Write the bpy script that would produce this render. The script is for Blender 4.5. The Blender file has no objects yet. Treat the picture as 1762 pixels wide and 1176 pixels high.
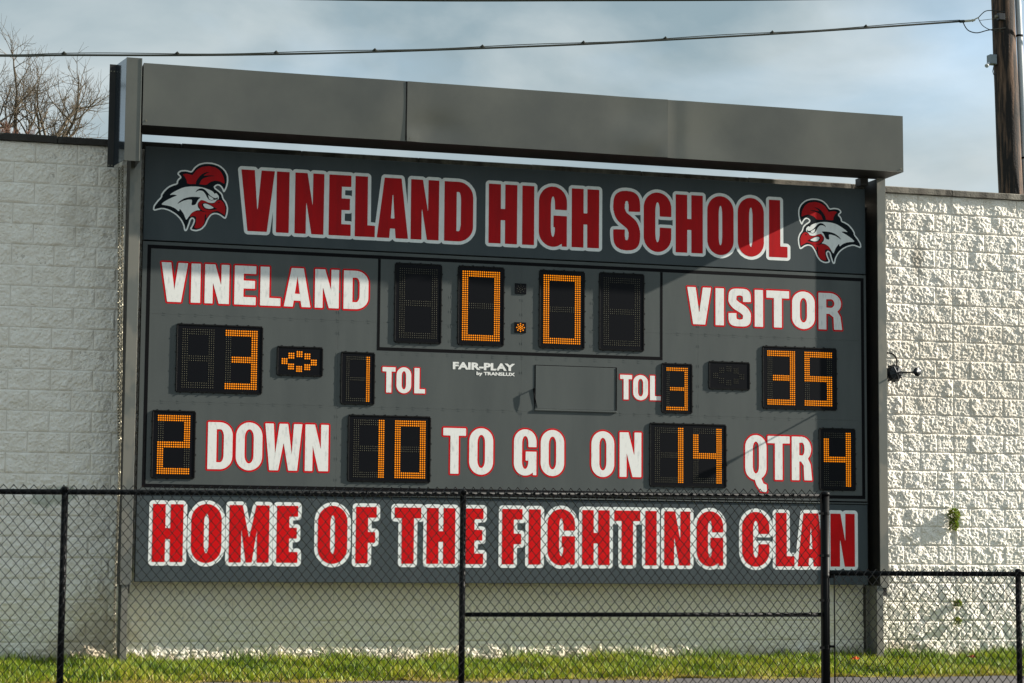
import bpy, math, random
import numpy as np
from mathutils import Vector, Matrix
C = bpy.context.scene.collection
SC = bpy.context.scene
random.seed(7); RNG = np.random.default_rng(11)
RAD = math.radians

# ------------------------------------------------------------------ camera
cam = bpy.data.cameras.new('camera'); co = bpy.data.objects.new('camera', cam); C.objects.link(co)
r = Vector((0.95934929, -0.28211236, 0.00784629)); u = Vector((-0.03510541, -0.091701, 0.99516759)); f = Vector((0.28002956, 0.95498877, 0.09787696))
M = Matrix((( r.x, u.x, -f.x, -2.0942), (r.y, u.y, -f.y, -21.7571), (r.z, u.z, -f.z, 1.0661), (0, 0, 0, 1)))
co.matrix_world = M
cam.sensor_width = 36; cam.lens = 3776.33 / 1762 * 36
cam.clip_start = .1; cam.clip_end = 5000
SC.camera = co

# ------------------------------------------------------------------ light
SUN = Vector((5.4, -1.0, 2.7)).normalized()
sun = bpy.data.lights.new('sun', 'SUN'); sun.energy = 5.0; sun.angle = RAD(.53); sun.color = (1, .93, .82)
so = bpy.data.objects.new('sun', sun); C.objects.link(so)
so.rotation_euler = SUN.to_track_quat('Z', 'Y').to_euler()
W = bpy.data.worlds.new('World'); SC.world = W; W.use_nodes = True
nt = W.node_tree; nt.nodes.clear(); N = nt.nodes.new; Lk = nt.links.new
out = N('ShaderNodeOutputWorld'); bg = N('ShaderNodeBackground'); bg.inputs[1].default_value = .15
sky = N('ShaderNodeTexSky'); sky.sky_type = 'NISHITA'; sky.sun_disc = False
sky.sun_elevation = math.asin(SUN.z); sky.sun_rotation = math.atan2(SUN.x, SUN.y); sky.air_density = 1.0; sky.dust_density = .6; sky.altitude = 30
tc = N('ShaderNodeTexCoord')
mp = N('ShaderNodeMapping'); mp.inputs['Scale'].default_value = (1.3, 1.3, 2.6); mp.inputs['Location'].default_value = (.35, .1, .28)
n1 = N('ShaderNodeTexNoise'); n1.inputs['Scale'].default_value = 3.0; n1.inputs['Detail'].default_value = 5; n1.inputs['Roughness'].default_value = .5; n1.inputs['Distortion'].default_value = .3
n2 = N('ShaderNodeTexNoise'); n2.inputs['Scale'].default_value = 6.5; n2.inputs['Detail'].default_value = 7; n2.inputs['Roughness'].default_value = .5; n2.inputs['Distortion'].default_value = .25
Lk(tc.outputs['Generated'], mp.inputs[0]); Lk(mp.outputs[0], n1.inputs[0]); Lk(mp.outputs[0], n2.inputs[0])
r1 = N('ShaderNodeValToRGB'); r1.color_ramp.elements[0].position = .30; r1.color_ramp.elements[1].position = .52
r1.color_ramp.elements[0].color = (.62, .62, .62, 1); r1.color_ramp.elements[1].color = (1, 1, 1, 1)
r2 = N('ShaderNodeValToRGB')
r2.color_ramp.elements[0].position = .36; r2.color_ramp.elements[0].color = (0.92, 1.27, 1.45, 1)
r2.color_ramp.elements[1].position = .62; r2.color_ramp.elements[1].color = (1.80, 2.06, 2.14, 1)
Lk(n1.outputs[0], r1.inputs[0]); Lk(n2.outputs[0], r2.inputs[0])
mx = N('ShaderNodeMix'); mx.data_type = 'RGBA'
Lk(r1.outputs[0], mx.inputs['Factor']); Lk(sky.outputs[0], mx.inputs['A']); Lk(r2.outputs[0], mx.inputs['B'])
# haze: the sky pales towards the horizon all the way round
sx = N('ShaderNodeSeparateXYZ'); Lk(tc.outputs['Generated'], sx.inputs[0])
hz = N('ShaderNodeMapRange'); hz.inputs['From Min'].default_value = .0; hz.inputs['From Max'].default_value = .27; hz.inputs['To Min'].default_value = .75; hz.inputs['To Max'].default_value = 0
Lk(sx.outputs['Z'], hz.inputs['Value'])
hm = N('ShaderNodeMath'); hm.operation = 'MULTIPLY'; Lk(hz.outputs[0], hm.inputs[0])
n3 = N('ShaderNodeTexNoise'); n3.inputs['Scale'].default_value = 7; n3.inputs['Detail'].default_value = 5; n3.inputs['Roughness'].default_value = .5; Lk(mp.outputs[0], n3.inputs[0])
r3 = N('ShaderNodeMapRange'); r3.inputs['From Min'].default_value = .35; r3.inputs['From Max'].default_value = .62; Lk(n3.outputs[0], r3.inputs['Value']); Lk(r3.outputs[0], hm.inputs[1])
m2 = N('ShaderNodeMix'); m2.data_type = 'RGBA'; m2.inputs['B'].default_value = (2.35, 2.50, 2.52, 1)
Lk(hm.outputs[0], m2.inputs['Factor']); Lk(mx.outputs['Result'], m2.inputs['A'])
Lk(m2.outputs['Result'], bg.inputs[0]); Lk(bg.outputs[0], out.inputs[0])
SC.render.engine = 'CYCLES'
vs = SC.view_settings; vs.view_transform = 'Standard'; vs.look = 'None'; vs.exposure = 1.08; vs.gamma = 1; vs.use_curve_mapping = False

# ------------------------------------------------------------------ materials
def mat(name, col, rough=.6, metal=0, noise=None, bump=None, spec=None, emit=None, coat=0):
    """noise=(colour2, scale, detail, lo, hi, stretch)   bump=(scale, strength, distance)"""
    m = bpy.data.materials.new(name); m.use_nodes = True; t = m.node_tree; b = t.nodes['Principled BSDF']
    b.inputs['Base Color'].default_value = (*col, 1); b.inputs['Roughness'].default_value = rough; b.inputs['Metallic'].default_value = metal
    if spec is not None: b.inputs['Specular IOR Level'].default_value = spec
    if coat: b.inputs['Coat Weight'].default_value = coat
    g = t.nodes.new('ShaderNodeNewGeometry')
    if noise:
        c2, sc, de, lo, hi = noise[:5]; st = noise[5] if len(noise) > 5 else (1, 1, 1)
        mp = t.nodes.new('ShaderNodeMapping'); mp.inputs['Scale'].default_value = st; t.links.new(g.outputs['Position'], mp.inputs[0])
        n = t.nodes.new('ShaderNodeTexNoise'); n.inputs['Scale'].default_value = sc; n.inputs['Detail'].default_value = de; n.inputs['Roughness'].default_value = .6
        t.links.new(mp.outputs[0], n.inputs[0])
        rp = t.nodes.new('ShaderNodeValToRGB'); rp.color_ramp.elements[0].position = lo; rp.color_ramp.elements[1].position = hi
        rp.color_ramp.elements[0].color = (*col, 1); rp.color_ramp.elements[1].color = (*c2, 1)
        t.links.new(n.outputs[0], rp.inputs[0]); t.links.new(rp.outputs[0], b.inputs['Base Color'])
        m['ramp'] = rp.name
    if bump:
        n = t.nodes.new('ShaderNodeTexNoise'); n.inputs['Scale'].default_value = bump[0]; n.inputs['Detail'].default_value = 4
        t.links.new(g.outputs['Position'], n.inputs[0])
        bp = t.nodes.new('ShaderNodeBump'); bp.inputs['Strength'].default_value = bump[1]; bp.inputs['Distance'].default_value = bump[2]
        t.links.new(n.outputs[0], bp.inputs['Height']); t.links.new(bp.outputs[0], b.inputs['Normal'])
    if emit:
        b.inputs['Emission Color'].default_value = (*emit[0], 1); b.inputs['Emission Strength'].default_value = emit[1]
    return m

def layer(m, col, centre, radii, scale=6, amount=1.0, soft=.5):
    """a stain with a shape of its own: a ragged blot of colour round a world position"""
    t = m.node_tree; b = t.nodes['Principled BSDF']; g = t.nodes.new('ShaderNodeNewGeometry')
    src = b.inputs['Base Color'].links[0].from_socket
    s = t.nodes.new('ShaderNodeVectorMath'); s.operation = 'SUBTRACT'; s.inputs[1].default_value = centre; t.links.new(g.outputs['Position'], s.inputs[0])
    d = t.nodes.new('ShaderNodeVectorMath'); d.operation = 'DIVIDE'; d.inputs[1].default_value = radii; t.links.new(s.outputs[0], d.inputs[0])
    l = t.nodes.new('ShaderNodeVectorMath'); l.operation = 'LENGTH'; t.links.new(d.outputs[0], l.inputs[0])
    n = t.nodes.new('ShaderNodeTexNoise'); n.inputs['Scale'].default_value = scale; n.inputs['Detail'].default_value = 5; t.links.new(g.outputs['Position'], n.inputs[0])
    a = t.nodes.new('ShaderNodeMath'); a.operation = 'MULTIPLY_ADD'; a.inputs[1].default_value = 1.6; t.links.new(n.outputs[0], a.inputs[0]); t.links.new(l.outputs['Value'], a.inputs[2])
    mr = t.nodes.new('ShaderNodeMapRange'); mr.inputs['From Min'].default_value = 1.25; mr.inputs['From Max'].default_value = 1.25 + soft
    mr.inputs['To Min'].default_value = amount; mr.inputs['To Max'].default_value = 0; t.links.new(a.outputs[0], mr.inputs['Value'])
    mx = t.nodes.new('ShaderNodeMix'); mx.data_type = 'RGBA'; mx.inputs['B'].default_value = (*col, 1)
    t.links.new(mr.outputs[0], mx.inputs['Factor']); t.links.new(src, mx.inputs['A']); t.links.new(mx.outputs['Result'], b.inputs['Base Color'])

M_block = mat('painted_block', (.87, .83, .75), .8, noise=((.76, .71, .62), 7, 7, .42, .75), bump=(160, .5, .004), spec=.15)
layer(M_block, (.42, .33, .23), (.12, 0, .30), (.40, 1, .55), 5, .75)
layer(M_block, (.45, .37, .27), (-.15, 0, .12), (.35, 1, .25), 7, .7)
layer(M_block, (.44, .46, .38), (-.35, 0, 1.62), (.45, 1, .16), 5, .8, .15)
layer(M_block, (.85, .77, .58), (4.2, 0, .45), (4.8, 1, .50), 3, .8, .8)
layer(M_block, (.46, .37, .24), (4.5, 0, -.05), (14, 1, .20), 9, .7, .6)
layer(M_block, (.66, .60, .50), (9.6, 0, 3.2), (1.4, 1, .9), 2.5, .6, .8)
layer(M_block, (.30, .26, .20), (8.93, 0, 4.38), (.10, 1, .22), 18, .6)
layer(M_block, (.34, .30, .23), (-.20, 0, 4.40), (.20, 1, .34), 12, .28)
layer(M_block, (.42, .33, .22), (8.75, 0, .10), (.35, 1, .14), 8, .6)
M_mortar = mat('painted_mortar', (.60, .56, .49), .85, noise=((.50, .46, .40), 12, 5, .4, .7))
layer(M_mortar, (.36, .30, .22), (.12, 0, .30), (.40, 1, .55), 5, .7)
M_coping = mat('weathered_coping_concrete', (.085, .075, .062), .9, noise=((.26, .24, .20), 7, 8, .38, .68, (1, 1, .35)), bump=(60, .6, .01))
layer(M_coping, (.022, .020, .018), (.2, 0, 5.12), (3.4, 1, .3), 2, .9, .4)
M_foot = mat('footing_concrete', (.42, .37, .28), .9, noise=((.28, .24, .18), 10, 6, .4, .7), bump=(80, .6, .01))
M_panel = mat('grey_painted_panel', (.070, .080, .079), .5, noise=((.088, .099, .096), 2.2, 8, .35, .75, (1.6, 1, .35)), spec=.22)
M_pblue = mat('blue_grey_painted_panel', (.045, .059, .065), .5, noise=((.060, .074, .079), 2.4, 8, .35, .75, (1.6, 1, .35)), spec=.2)
M_black = mat('black_trim', (.004, .004, .005), .6, spec=.08)
M_dark = mat('dark_bronze_metal', (.010, .009, .008), .55, .1, noise=((.020, .016, .012), 5, 6, .45, .7))
M_lens = mat('display_face', (.0035, .004, .006), .45, spec=.10)
M_bez = mat('black_bezel', (.005, .0055, .006), .5, noise=((.02, .02, .018), 40, 4, .5, .8), spec=.12)
M_lit = mat('lit_led', (.10, .03, .002), .5, spec=.1, emit=((1.0, .28, .002), .52))
M_off = mat('unlit_led', (.11, .105, .07), .4)
M_red = mat('red_vinyl', (.46, .006, .009), .5, noise=((.34, .007, .010), 4, 8, .4, .75, (3, 1, .5)), spec=.12)
M_red2 = mat('bright_red_vinyl', (.62, .003, .005), .5, noise=((.50, .003, .005), 4, 5, .4, .7), spec=.12)
M_redline = mat('red_line_paint', (.55, .006, .010), .5, spec=.12)
M_white = mat('white_vinyl', (.80, .83, .81), .5, noise=((.68, .72, .70), 8, 5, .45, .75, (2, 1, .7)), spec=.2)
M_wlet = mat('weathered_white_paint', (.78, .78, .75), .6, noise=((.46, .48, .47), 22, 9, .54, .80, (1.6, 1, .55)))
M_bhead = mat('emblem_dark', (.004, .008, .012), .5, spec=.1)
M_canopy = mat('bronze_grey_sheet_metal', (.104, .104, .092), .30, .55, noise=((.150, .147, .124), .9, 5, .35, .7), bump=(260, .06, .001))
M_gloss = mat('glossy_dark_sheet_metal', (.15, .19, .23), .10, .9)
M_post = mat('grey_post_paint', (.15, .155, .14), .4, .4, noise=((.21, .20, .17), 3.5, 3, .46, .54, (1, 1, .5)))
M_steel = mat('galvanised_chain_steel', (.20, .185, .14), .45, .7)
M_vinyl = mat('black_vinyl_coated_steel', (.003, .0035, .004), .5, spec=.14)
M_wire = mat('black_vinyl_wire', (.003, .0035, .0035), .26, spec=.40)
M_asph = mat('asphalt', (.075, .070, .072), .9, noise=((.10, .095, .095), 30, 8, .4, .7), bump=(220, .5, .006))
M_soil = mat('soil_and_thatch', (.060, .050, .022), .95, noise=((.10, .075, .040), 14, 8, .4, .65), bump=(60, .8, .02))
M_grassf = mat('far_grass', (.055, .075, .02), .95, noise=((.08, .08, .03), 3, 6, .4, .65))
M_wood = mat('weathered_pole_wood', (.15, .088, .056), .85, noise=((.010, .007, .006), 2.4, 9, .36, .54, (7, 7, .6)), bump=(40, .6, .01))
M_pvc = mat('grey_conduit', (.50, .53, .56), .35)
M_cable = mat('black_cable', (.015, .018, .012), .5)
M_ins = mat('pale_insulator', (.55, .52, .42), .4)
M_bark = mat('bare_bark', (.105, .080, .055), .9, noise=((.16, .13, .09), 6, 4, .4, .7))
M_twig = mat('russet_twigs', (.20, .11, .08), .9)
M_iron = mat('dark_grey_casting', (.016, .020, .024), .4, .3)

def leafmat(name, cols, sc=3):
    m = bpy.data.materials.new(name); m.use_nodes = True; t = m.node_tree; b = t.nodes['Principled BSDF']; b.inputs['Roughness'].default_value = .55
    at = t.nodes.new('ShaderNodeAttribute'); at.attribute_name = 'tint'
    rp = t.nodes.new('ShaderNodeValToRGB'); e = rp.color_ramp.elements
    e[0].position = 0; e[0].color = (*cols[0], 1); e[1].position = 1; e[1].color = (*cols[-1], 1)
    for i, c in enumerate(cols[1:-1]):
        x = e.new((i + 1) / (len(cols) - 1)); x.color = (*c, 1)
    t.links.new(at.outputs['Fac'], rp.inputs[0]); t.links.new(rp.outputs[0], b.inputs['Base Color'])
    tr = t.nodes.new('ShaderNodeBsdfTranslucent'); t.links.new(rp.outputs[0], tr.inputs[0])
    mxs = t.nodes.new('ShaderNodeMixShader'); mxs.inputs[0].default_value = .35
    o = t.nodes['Material Output']; t.links.new(b.outputs[0], mxs.inputs[1]); t.links.new(tr.outputs[0], mxs.inputs[2]); t.links.new(mxs.outputs[0], o.inputs[0])
    return m
M_grass = leafmat('grass_blades', [(.04, .10, .005), (.13, .22, .008), (.25, .32, .012), (.40, .38, .03), (.52, .40, .15)])
M_weed = leafmat('weed_leaves', [(.07, .16, .010), (.17, .26, .02), (.24, .22, .04), (.14, .07, .03)])

# ------------------------------------------------------------------ mesh helpers
class MB:
    def __init__(s): s.v = []; s.f = []
    def add(s, vs_, fs): o = len(s.v); s.v += [tuple(v) for v in vs_]; s.f += [tuple(i + o for i in q) for q in fs]; return s
    def box(s, x0, x1, y0, y1, z0, z1, bev=0):
        if bev <= 0:
            v = [(x, y, z) for x in (x0, x1) for y in (y0, y1) for z in (z0, z1)]
            return s.add(v, [(0, 1, 3, 2), (4, 6, 7, 5), (0, 4, 5, 1), (2, 3, 7, 6), (0, 2, 6, 4), (1, 5, 7, 3)])
        # bevelled on the front (y0) face
        b = bev
        v = [(x0, y1, z0), (x1, y1, z0), (x1, y1, z1), (x0, y1, z1), (x0, y0 + b, z0), (x1, y0 + b, z0), (x1, y0 + b, z1), (x0, y0 + b, z1),
             (x0 + b, y0, z0 + b), (x1 - b, y0, z0 + b), (x1 - b, y0, z1 - b), (x0 + b, y0, z1 - b)]
        return s.add(v, [(0, 3, 2, 1), (8, 9, 10, 11), (4, 5, 9, 8), (5, 6, 10, 9), (6, 7, 11, 10), (7, 4, 8, 11), (0, 1, 5, 4), (1, 2, 6, 5), (2, 3, 7, 6), (3, 0, 4, 7)])
    def tube(s, pts, rad, n=8, cap=True):
        pts = [Vector(p) for p in pts]; rs = rad if isinstance(rad, (list, tuple)) else [rad] * len(pts)
        o = len(s.v); prev = None
        for i, p in enumerate(pts):
            a = pts[max(i - 1, 0)]; b = pts[min(i + 1, len(pts) - 1)]; d = (b - a).normalized()
            if prev is None: x = d.orthogonal().normalized()
            else:
                x = prev - d * prev.dot(d)
                x = x.normalized() if x.length > 1e-6 else d.orthogonal().normalized()
            prev = x; y = d.cross(x)
            for k in range(n):
                t = 2 * math.pi * k / n; s.v.append(tuple(p + (x * math.cos(t) + y * math.sin(t)) * rs[i]))
        for i in range(len(pts) - 1):
            for k in range(n):
                a = o + i * n + k; b = o + i * n + (k + 1) % n; s.f.append((a, b, b + n, a + n))
        if cap: s.f.append(tuple(o + k for k in range(n))[::-1]); s.f.append(tuple(o + (len(pts) - 1) * n + k for k in range(n)))
        return s
    def build(s, name, m, parent=None, smooth=False, loc=None):
        me = bpy.data.meshes.new(name); me.from_pydata(s.v, [], s.f); me.materials.append(m); me.update()
        if smooth: me.polygons.foreach_set('use_smooth', [True] * len(me.polygons))
        return link(name, me, parent, loc)
def link(name, me, parent=None, loc=None):
    o = bpy.data.objects.new(name, me); C.objects.link(o)
    if parent is not None:
        o.parent = parent
        # things sit at their own base; parts are authored in world space
        base = Vector(parent.get('_o', (0, 0, 0))); o['_o'] = tuple(base) if loc is None else (0, 0, 0)
        o.location = -base if parent.type == 'EMPTY' else (0, 0, 0)
        if parent.type != 'EMPTY': o.location = (0, 0, 0)
    return o
def thing(name, label, cat, loc=(0, 0, 0), group=None):
    o = bpy.data.objects.new(name, None); C.objects.link(o); o.location = loc; o['_o'] = tuple(loc); o.empty_display_size = .2
    return tag(o, label, cat, group)
def tag(o, label=None, cat=None, group=None, kind=None):
    if label: o['label'] = label
    if cat: o['category'] = cat
    if group: o['group'] = group
    if kind: o['kind'] = kind
    return o

def vnoise(shape, cell, rng):
    """smooth value noise on a (ny,nx) grid, cell = lattice spacing in samples"""
    ny, nx = shape; gy = int(ny / cell) + 3; gx = int(nx / cell) + 3
    g = rng.random((gy, gx)) * 2 - 1; y = np.arange(ny) / cell + rng.random(); x = np.arange(nx) / cell + rng.random()
    yi = y.astype(int); xi = x.astype(int); fy = y - yi; fx = x - xi; fy = fy * fy * (3 - 2 * fy); fx = fx * fx * (3 - 2 * fx)
    yi = np.minimum(yi, gy - 2); xi = np.minimum(xi, gx - 2)
    a = g[np.ix_(yi, xi)]; b = g[np.ix_(yi, xi + 1)]; c = g[np.ix_(yi + 1, xi)]; d = g[np.ix_(yi + 1, xi + 1)]
    fx = fx[None]; fy = fy[:, None]
    return (a * (1 - fx) + b * fx) * (1 - fy) + (c * (1 - fx) + d * fx) * fy

# ------------------------------------------------------------------ ground
def gz(y):
    return 0.0 if y >= 0 else (-.053 * (-y) if y > -5.3 else -.281 - .013 * (-y - 5.3))
def strip(name, ys, x0, x1, m, dz=0, nx=1):
    v = []; fc = []
    xs = np.linspace(x0, x1, nx + 1)
    for y in ys:
        for x in xs: v.append((x, y, gz(y) + dz))
    for j in range(len(ys) - 1):
        for i in range(nx):
            a = j * (nx + 1) + i; fc.append((a, a + 1, a + nx + 2, a + nx + 1))
    return MB().add(v, fc).build(name, m)
g = strip('ground', [-1500, -60, -21.7, -5.3, 0, 1500], -1500, 1500, M_grassf, -.03); tag(g, kind='structure')
g = strip('lawn_soil', [-1.66, -1.2, -.6, -.02], -14, 24, M_soil, -.010, 1); tag(g, kind='structure')
# path edge is ragged where the turf creeps over it
g = strip('path', [-21.7, -8, -5.3, -3.5, -1.58], -14, 24, M_asph, -.004, 1); tag(g, kind='structure')

# ------------------------------------------------------------------ block wall
BW, BH, GAP, TOP = .4064, .2032, .0045, 5.09
wall = thing('block_wall', 'white painted wall of rough split-face blocks with dark concrete coping', 'wall', (4, 0, 0))
MB().box(-9, 18, -.0045, .30, -.3, TOP - .001).build('wall_core', M_mortar, wall)
MB().box(-9, 18, -.055, -.001, -.4, .012, .01).build('footing', M_foot, wall)
def block_mesh(L, nx, nz, seed, name):
    rng = np.random.default_rng(seed); l = L - GAP; h = BH - GAP
    d = max(l / nx, .001)
    n = vnoise((nz + 1, nx + 1), .11 / d, rng) * .0085 + vnoise((nz + 1, nx + 1), .036 / d, rng) * .0032 + vnoise((nz + 1, nx + 1), .017 / d, rng) * .0062 + rng.normal(0, .0013, (nz + 1, nx + 1))
    n += np.abs(vnoise((nz + 1, nx + 1), .05 / d, rng)) * .008
    y = .0105 + n; y = np.clip(y, .003, .04)
    xs = np.linspace(0, l, nx + 1); zs = np.linspace(0, h, nz + 1)
    ex = np.minimum(xs, l - xs); ez = np.minimum(zs, h - zs)
    e = np.minimum(ex[None, :], ez[:, None]); k = np.clip(e / .016, 0, 1) ** .7
    y = y * k + .0052 * (1 - k)
    jx = rng.normal(0, .0014, y.shape) * (e > 0); jz = rng.normal(0, .0014, y.shape) * (e > 0)
    v = [(xs[i] - l / 2 + jx[j, i], -y[j, i], zs[j] - h / 2 + jz[j, i]) for j in range(nz + 1) for i in range(nx + 1)]
    fc = [(j * (nx + 1) + i, j * (nx + 1) + i + 1, (j + 1) * (nx + 1) + i + 1, (j + 1) * (nx + 1) + i) for j in range(nz) for i in range(nx)]
    # returns to the wall face
    ring = [i for i in range(nx + 1)] + [j * (nx + 1) + nx for j in range(1, nz + 1)] + [nz * (nx + 1) + i for i in range(nx - 1, -1, -1)] + [j * (nx + 1) for j in range(nz - 1, 0, -1)]
    o = len(v); v += [(v[q][0], .004, v[q][2]) for q in ring]; m = len(ring)
    fc += [(ring[q], o + q, o + (q + 1) % m, ring[(q + 1) % m]) for q in range(m)]
    me = bpy.data.meshes.new(name); me.from_pydata(v, [], fc); me.materials.append(M_block); me.update(); return me
FULL = [block_mesh(BW, 44, 22, 100 + i, 'block') for i in range(12)]
HALF = [block_mesh(BW / 2, 22, 22, 200 + i, 'half_block') for i in range(4)]
cells = []                                                     # (centre x, centre z, half?)
for row in range(1, 26):
    zc = TOP - (row - .5) * BH
    for side in (0, 1):
        if side == 0:
            first = -20 * BW + (0 if row % 2 == 0 else .5 * BW); lim = 4.0; x = first
            while x + BW < lim + BW: cells.append((x + BW / 2, zc, 0)); x += BW
            xe = x
        else:
            D = 9.347; x = D - (0 if row % 2 else .5) * BW; l = []
            if row % 2 == 0: l.append((D - BW / 4, zc, 1)); l.append((D + BW / 4, zc, 1))
            xx = D - (0 if row % 2 else .5 * BW)
            while xx - BW > xe + .02: l.append((xx - BW / 2, zc, 0)); xx -= BW
            gapw = xx - xe
            if gapw > .03: cells.append((xe + gapw / 2, zc, gapw))          # cut block hidden behind the sign
            xx = D + (0 if row % 2 else .5 * BW)
            while xx + BW < 18: l.append((xx + BW / 2, zc, 0)); xx += BW
            cells += l
def seen(c):
    x, z, h = c
    if h not in (0, 1): return False
    return (-1.15 < x < .30) or (8.36 < x < 10.42) or (.30 <= x <= 8.36 and z < .75)
vis = sorted([c for c in cells if seen(c)], key=lambda c: abs(c[0] - 4.5) * .2 + (3 if c[0] > 10.3 or c[0] < -.98 else 0))[:300]
vset = set(vis)
for i, (x, z, h) in enumerate(vis):
    me = HALF[RNG.integers(len(HALF))] if h else FULL[RNG.integers(len(FULL))]
    o = bpy.data.objects.new('block', me); C.objects.link(o); o.parent = wall; o.location = (x - 4, -.001, z)
    if RNG.random() < .5: o.rotation_euler = (0, math.pi, 0)
rest = [c for c in cells if c not in vset]
V = []; F = []; off = 0
lowf = [block_mesh(BW, 14, 7, 300 + i, 'tmp') for i in range(3)]
arr = []
for me in lowf:
    a = np.empty(len(me.vertices) * 3); me.vertices.foreach_get('co', a); arr.append((a.reshape(-1, 3), [tuple(p.vertices) for p in me.polygons]))
for (x, z, h) in rest:
    a, fc = arr[RNG.integers(3)]; sx = 1 if h == 0 else (.5 if h == 1 else max((h - GAP) / (BW - GAP), .05))
    V.append(a * np.array([sx, 1, 1]) + np.array([x, -.001, z])); F += [tuple(i + off for i in q) for q in fc]; off += len(a)
me = bpy.data.meshes.new('remaining_blocks'); me.from_pydata(np.concatenate(V).tolist(), [], F); me.materials.append(M_block)
for m_ in lowf: bpy.data.meshes.remove(m_)
tag(link('remaining_blocks', me, wall), kind='stuff')
k = -14; CL = 1.2192
while 9.347 + k * CL < 17:
    x0 = 9.347 + k * CL + .005; x1 = x0 + CL - .010; zt = TOP + .068 + RNG.uniform(-.002, .004)
    n = 16; v = []; fc = []
    for i in range(n + 1):
        x = x0 + (x1 - x0) * i / n; j = RNG.uniform(-.003, .003)
        v += [(x, -.052 + j, TOP + .003 + RNG.uniform(-.002, .001)), (x, -.054 + j, zt - .008), (x, -.046 + j, zt), (x, .34, zt + .002), (x, .34, TOP + .003)]
    for i in range(n):
        for q in range(5): a = i * 5 + q; b = i * 5 + (q + 1) % 5; fc.append((a, b, b + 5, a + 5))
    fc += [(0, 1, 2, 3, 4), tuple(n * 5 + q for q in (4, 3, 2, 1, 0))]
    MB().add(v, fc).build('coping_stone', M_coping, wall); k += 1

# ------------------------------------------------------------------ glyphs
def arc(cx, cy, rx, ry, a0, a1, n=12):
    return [(cx + rx * math.cos(RAD(a0 + (a1 - a0) * i / n)), cy + ry * math.sin(RAD(a0 + (a1 - a0) * i / n))) for i in range(n + 1)]
def rr(x0, x1, y0, y1, rx, ry):
    return arc(x1 - rx, y1 - ry, rx, ry, 0, 90) + arc(x0 + rx, y1 - ry, rx, ry, 90, 180) + arc(x0 + rx, y0 + ry, rx, ry, 180, 270) + arc(x1 - rx, y0 + ry, rx, ry, 270, 360)
def rc(x0, x1, y0, y1): return [(x0, y0), (x1, y0), (x1, y1), (x0, y1)]
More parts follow.
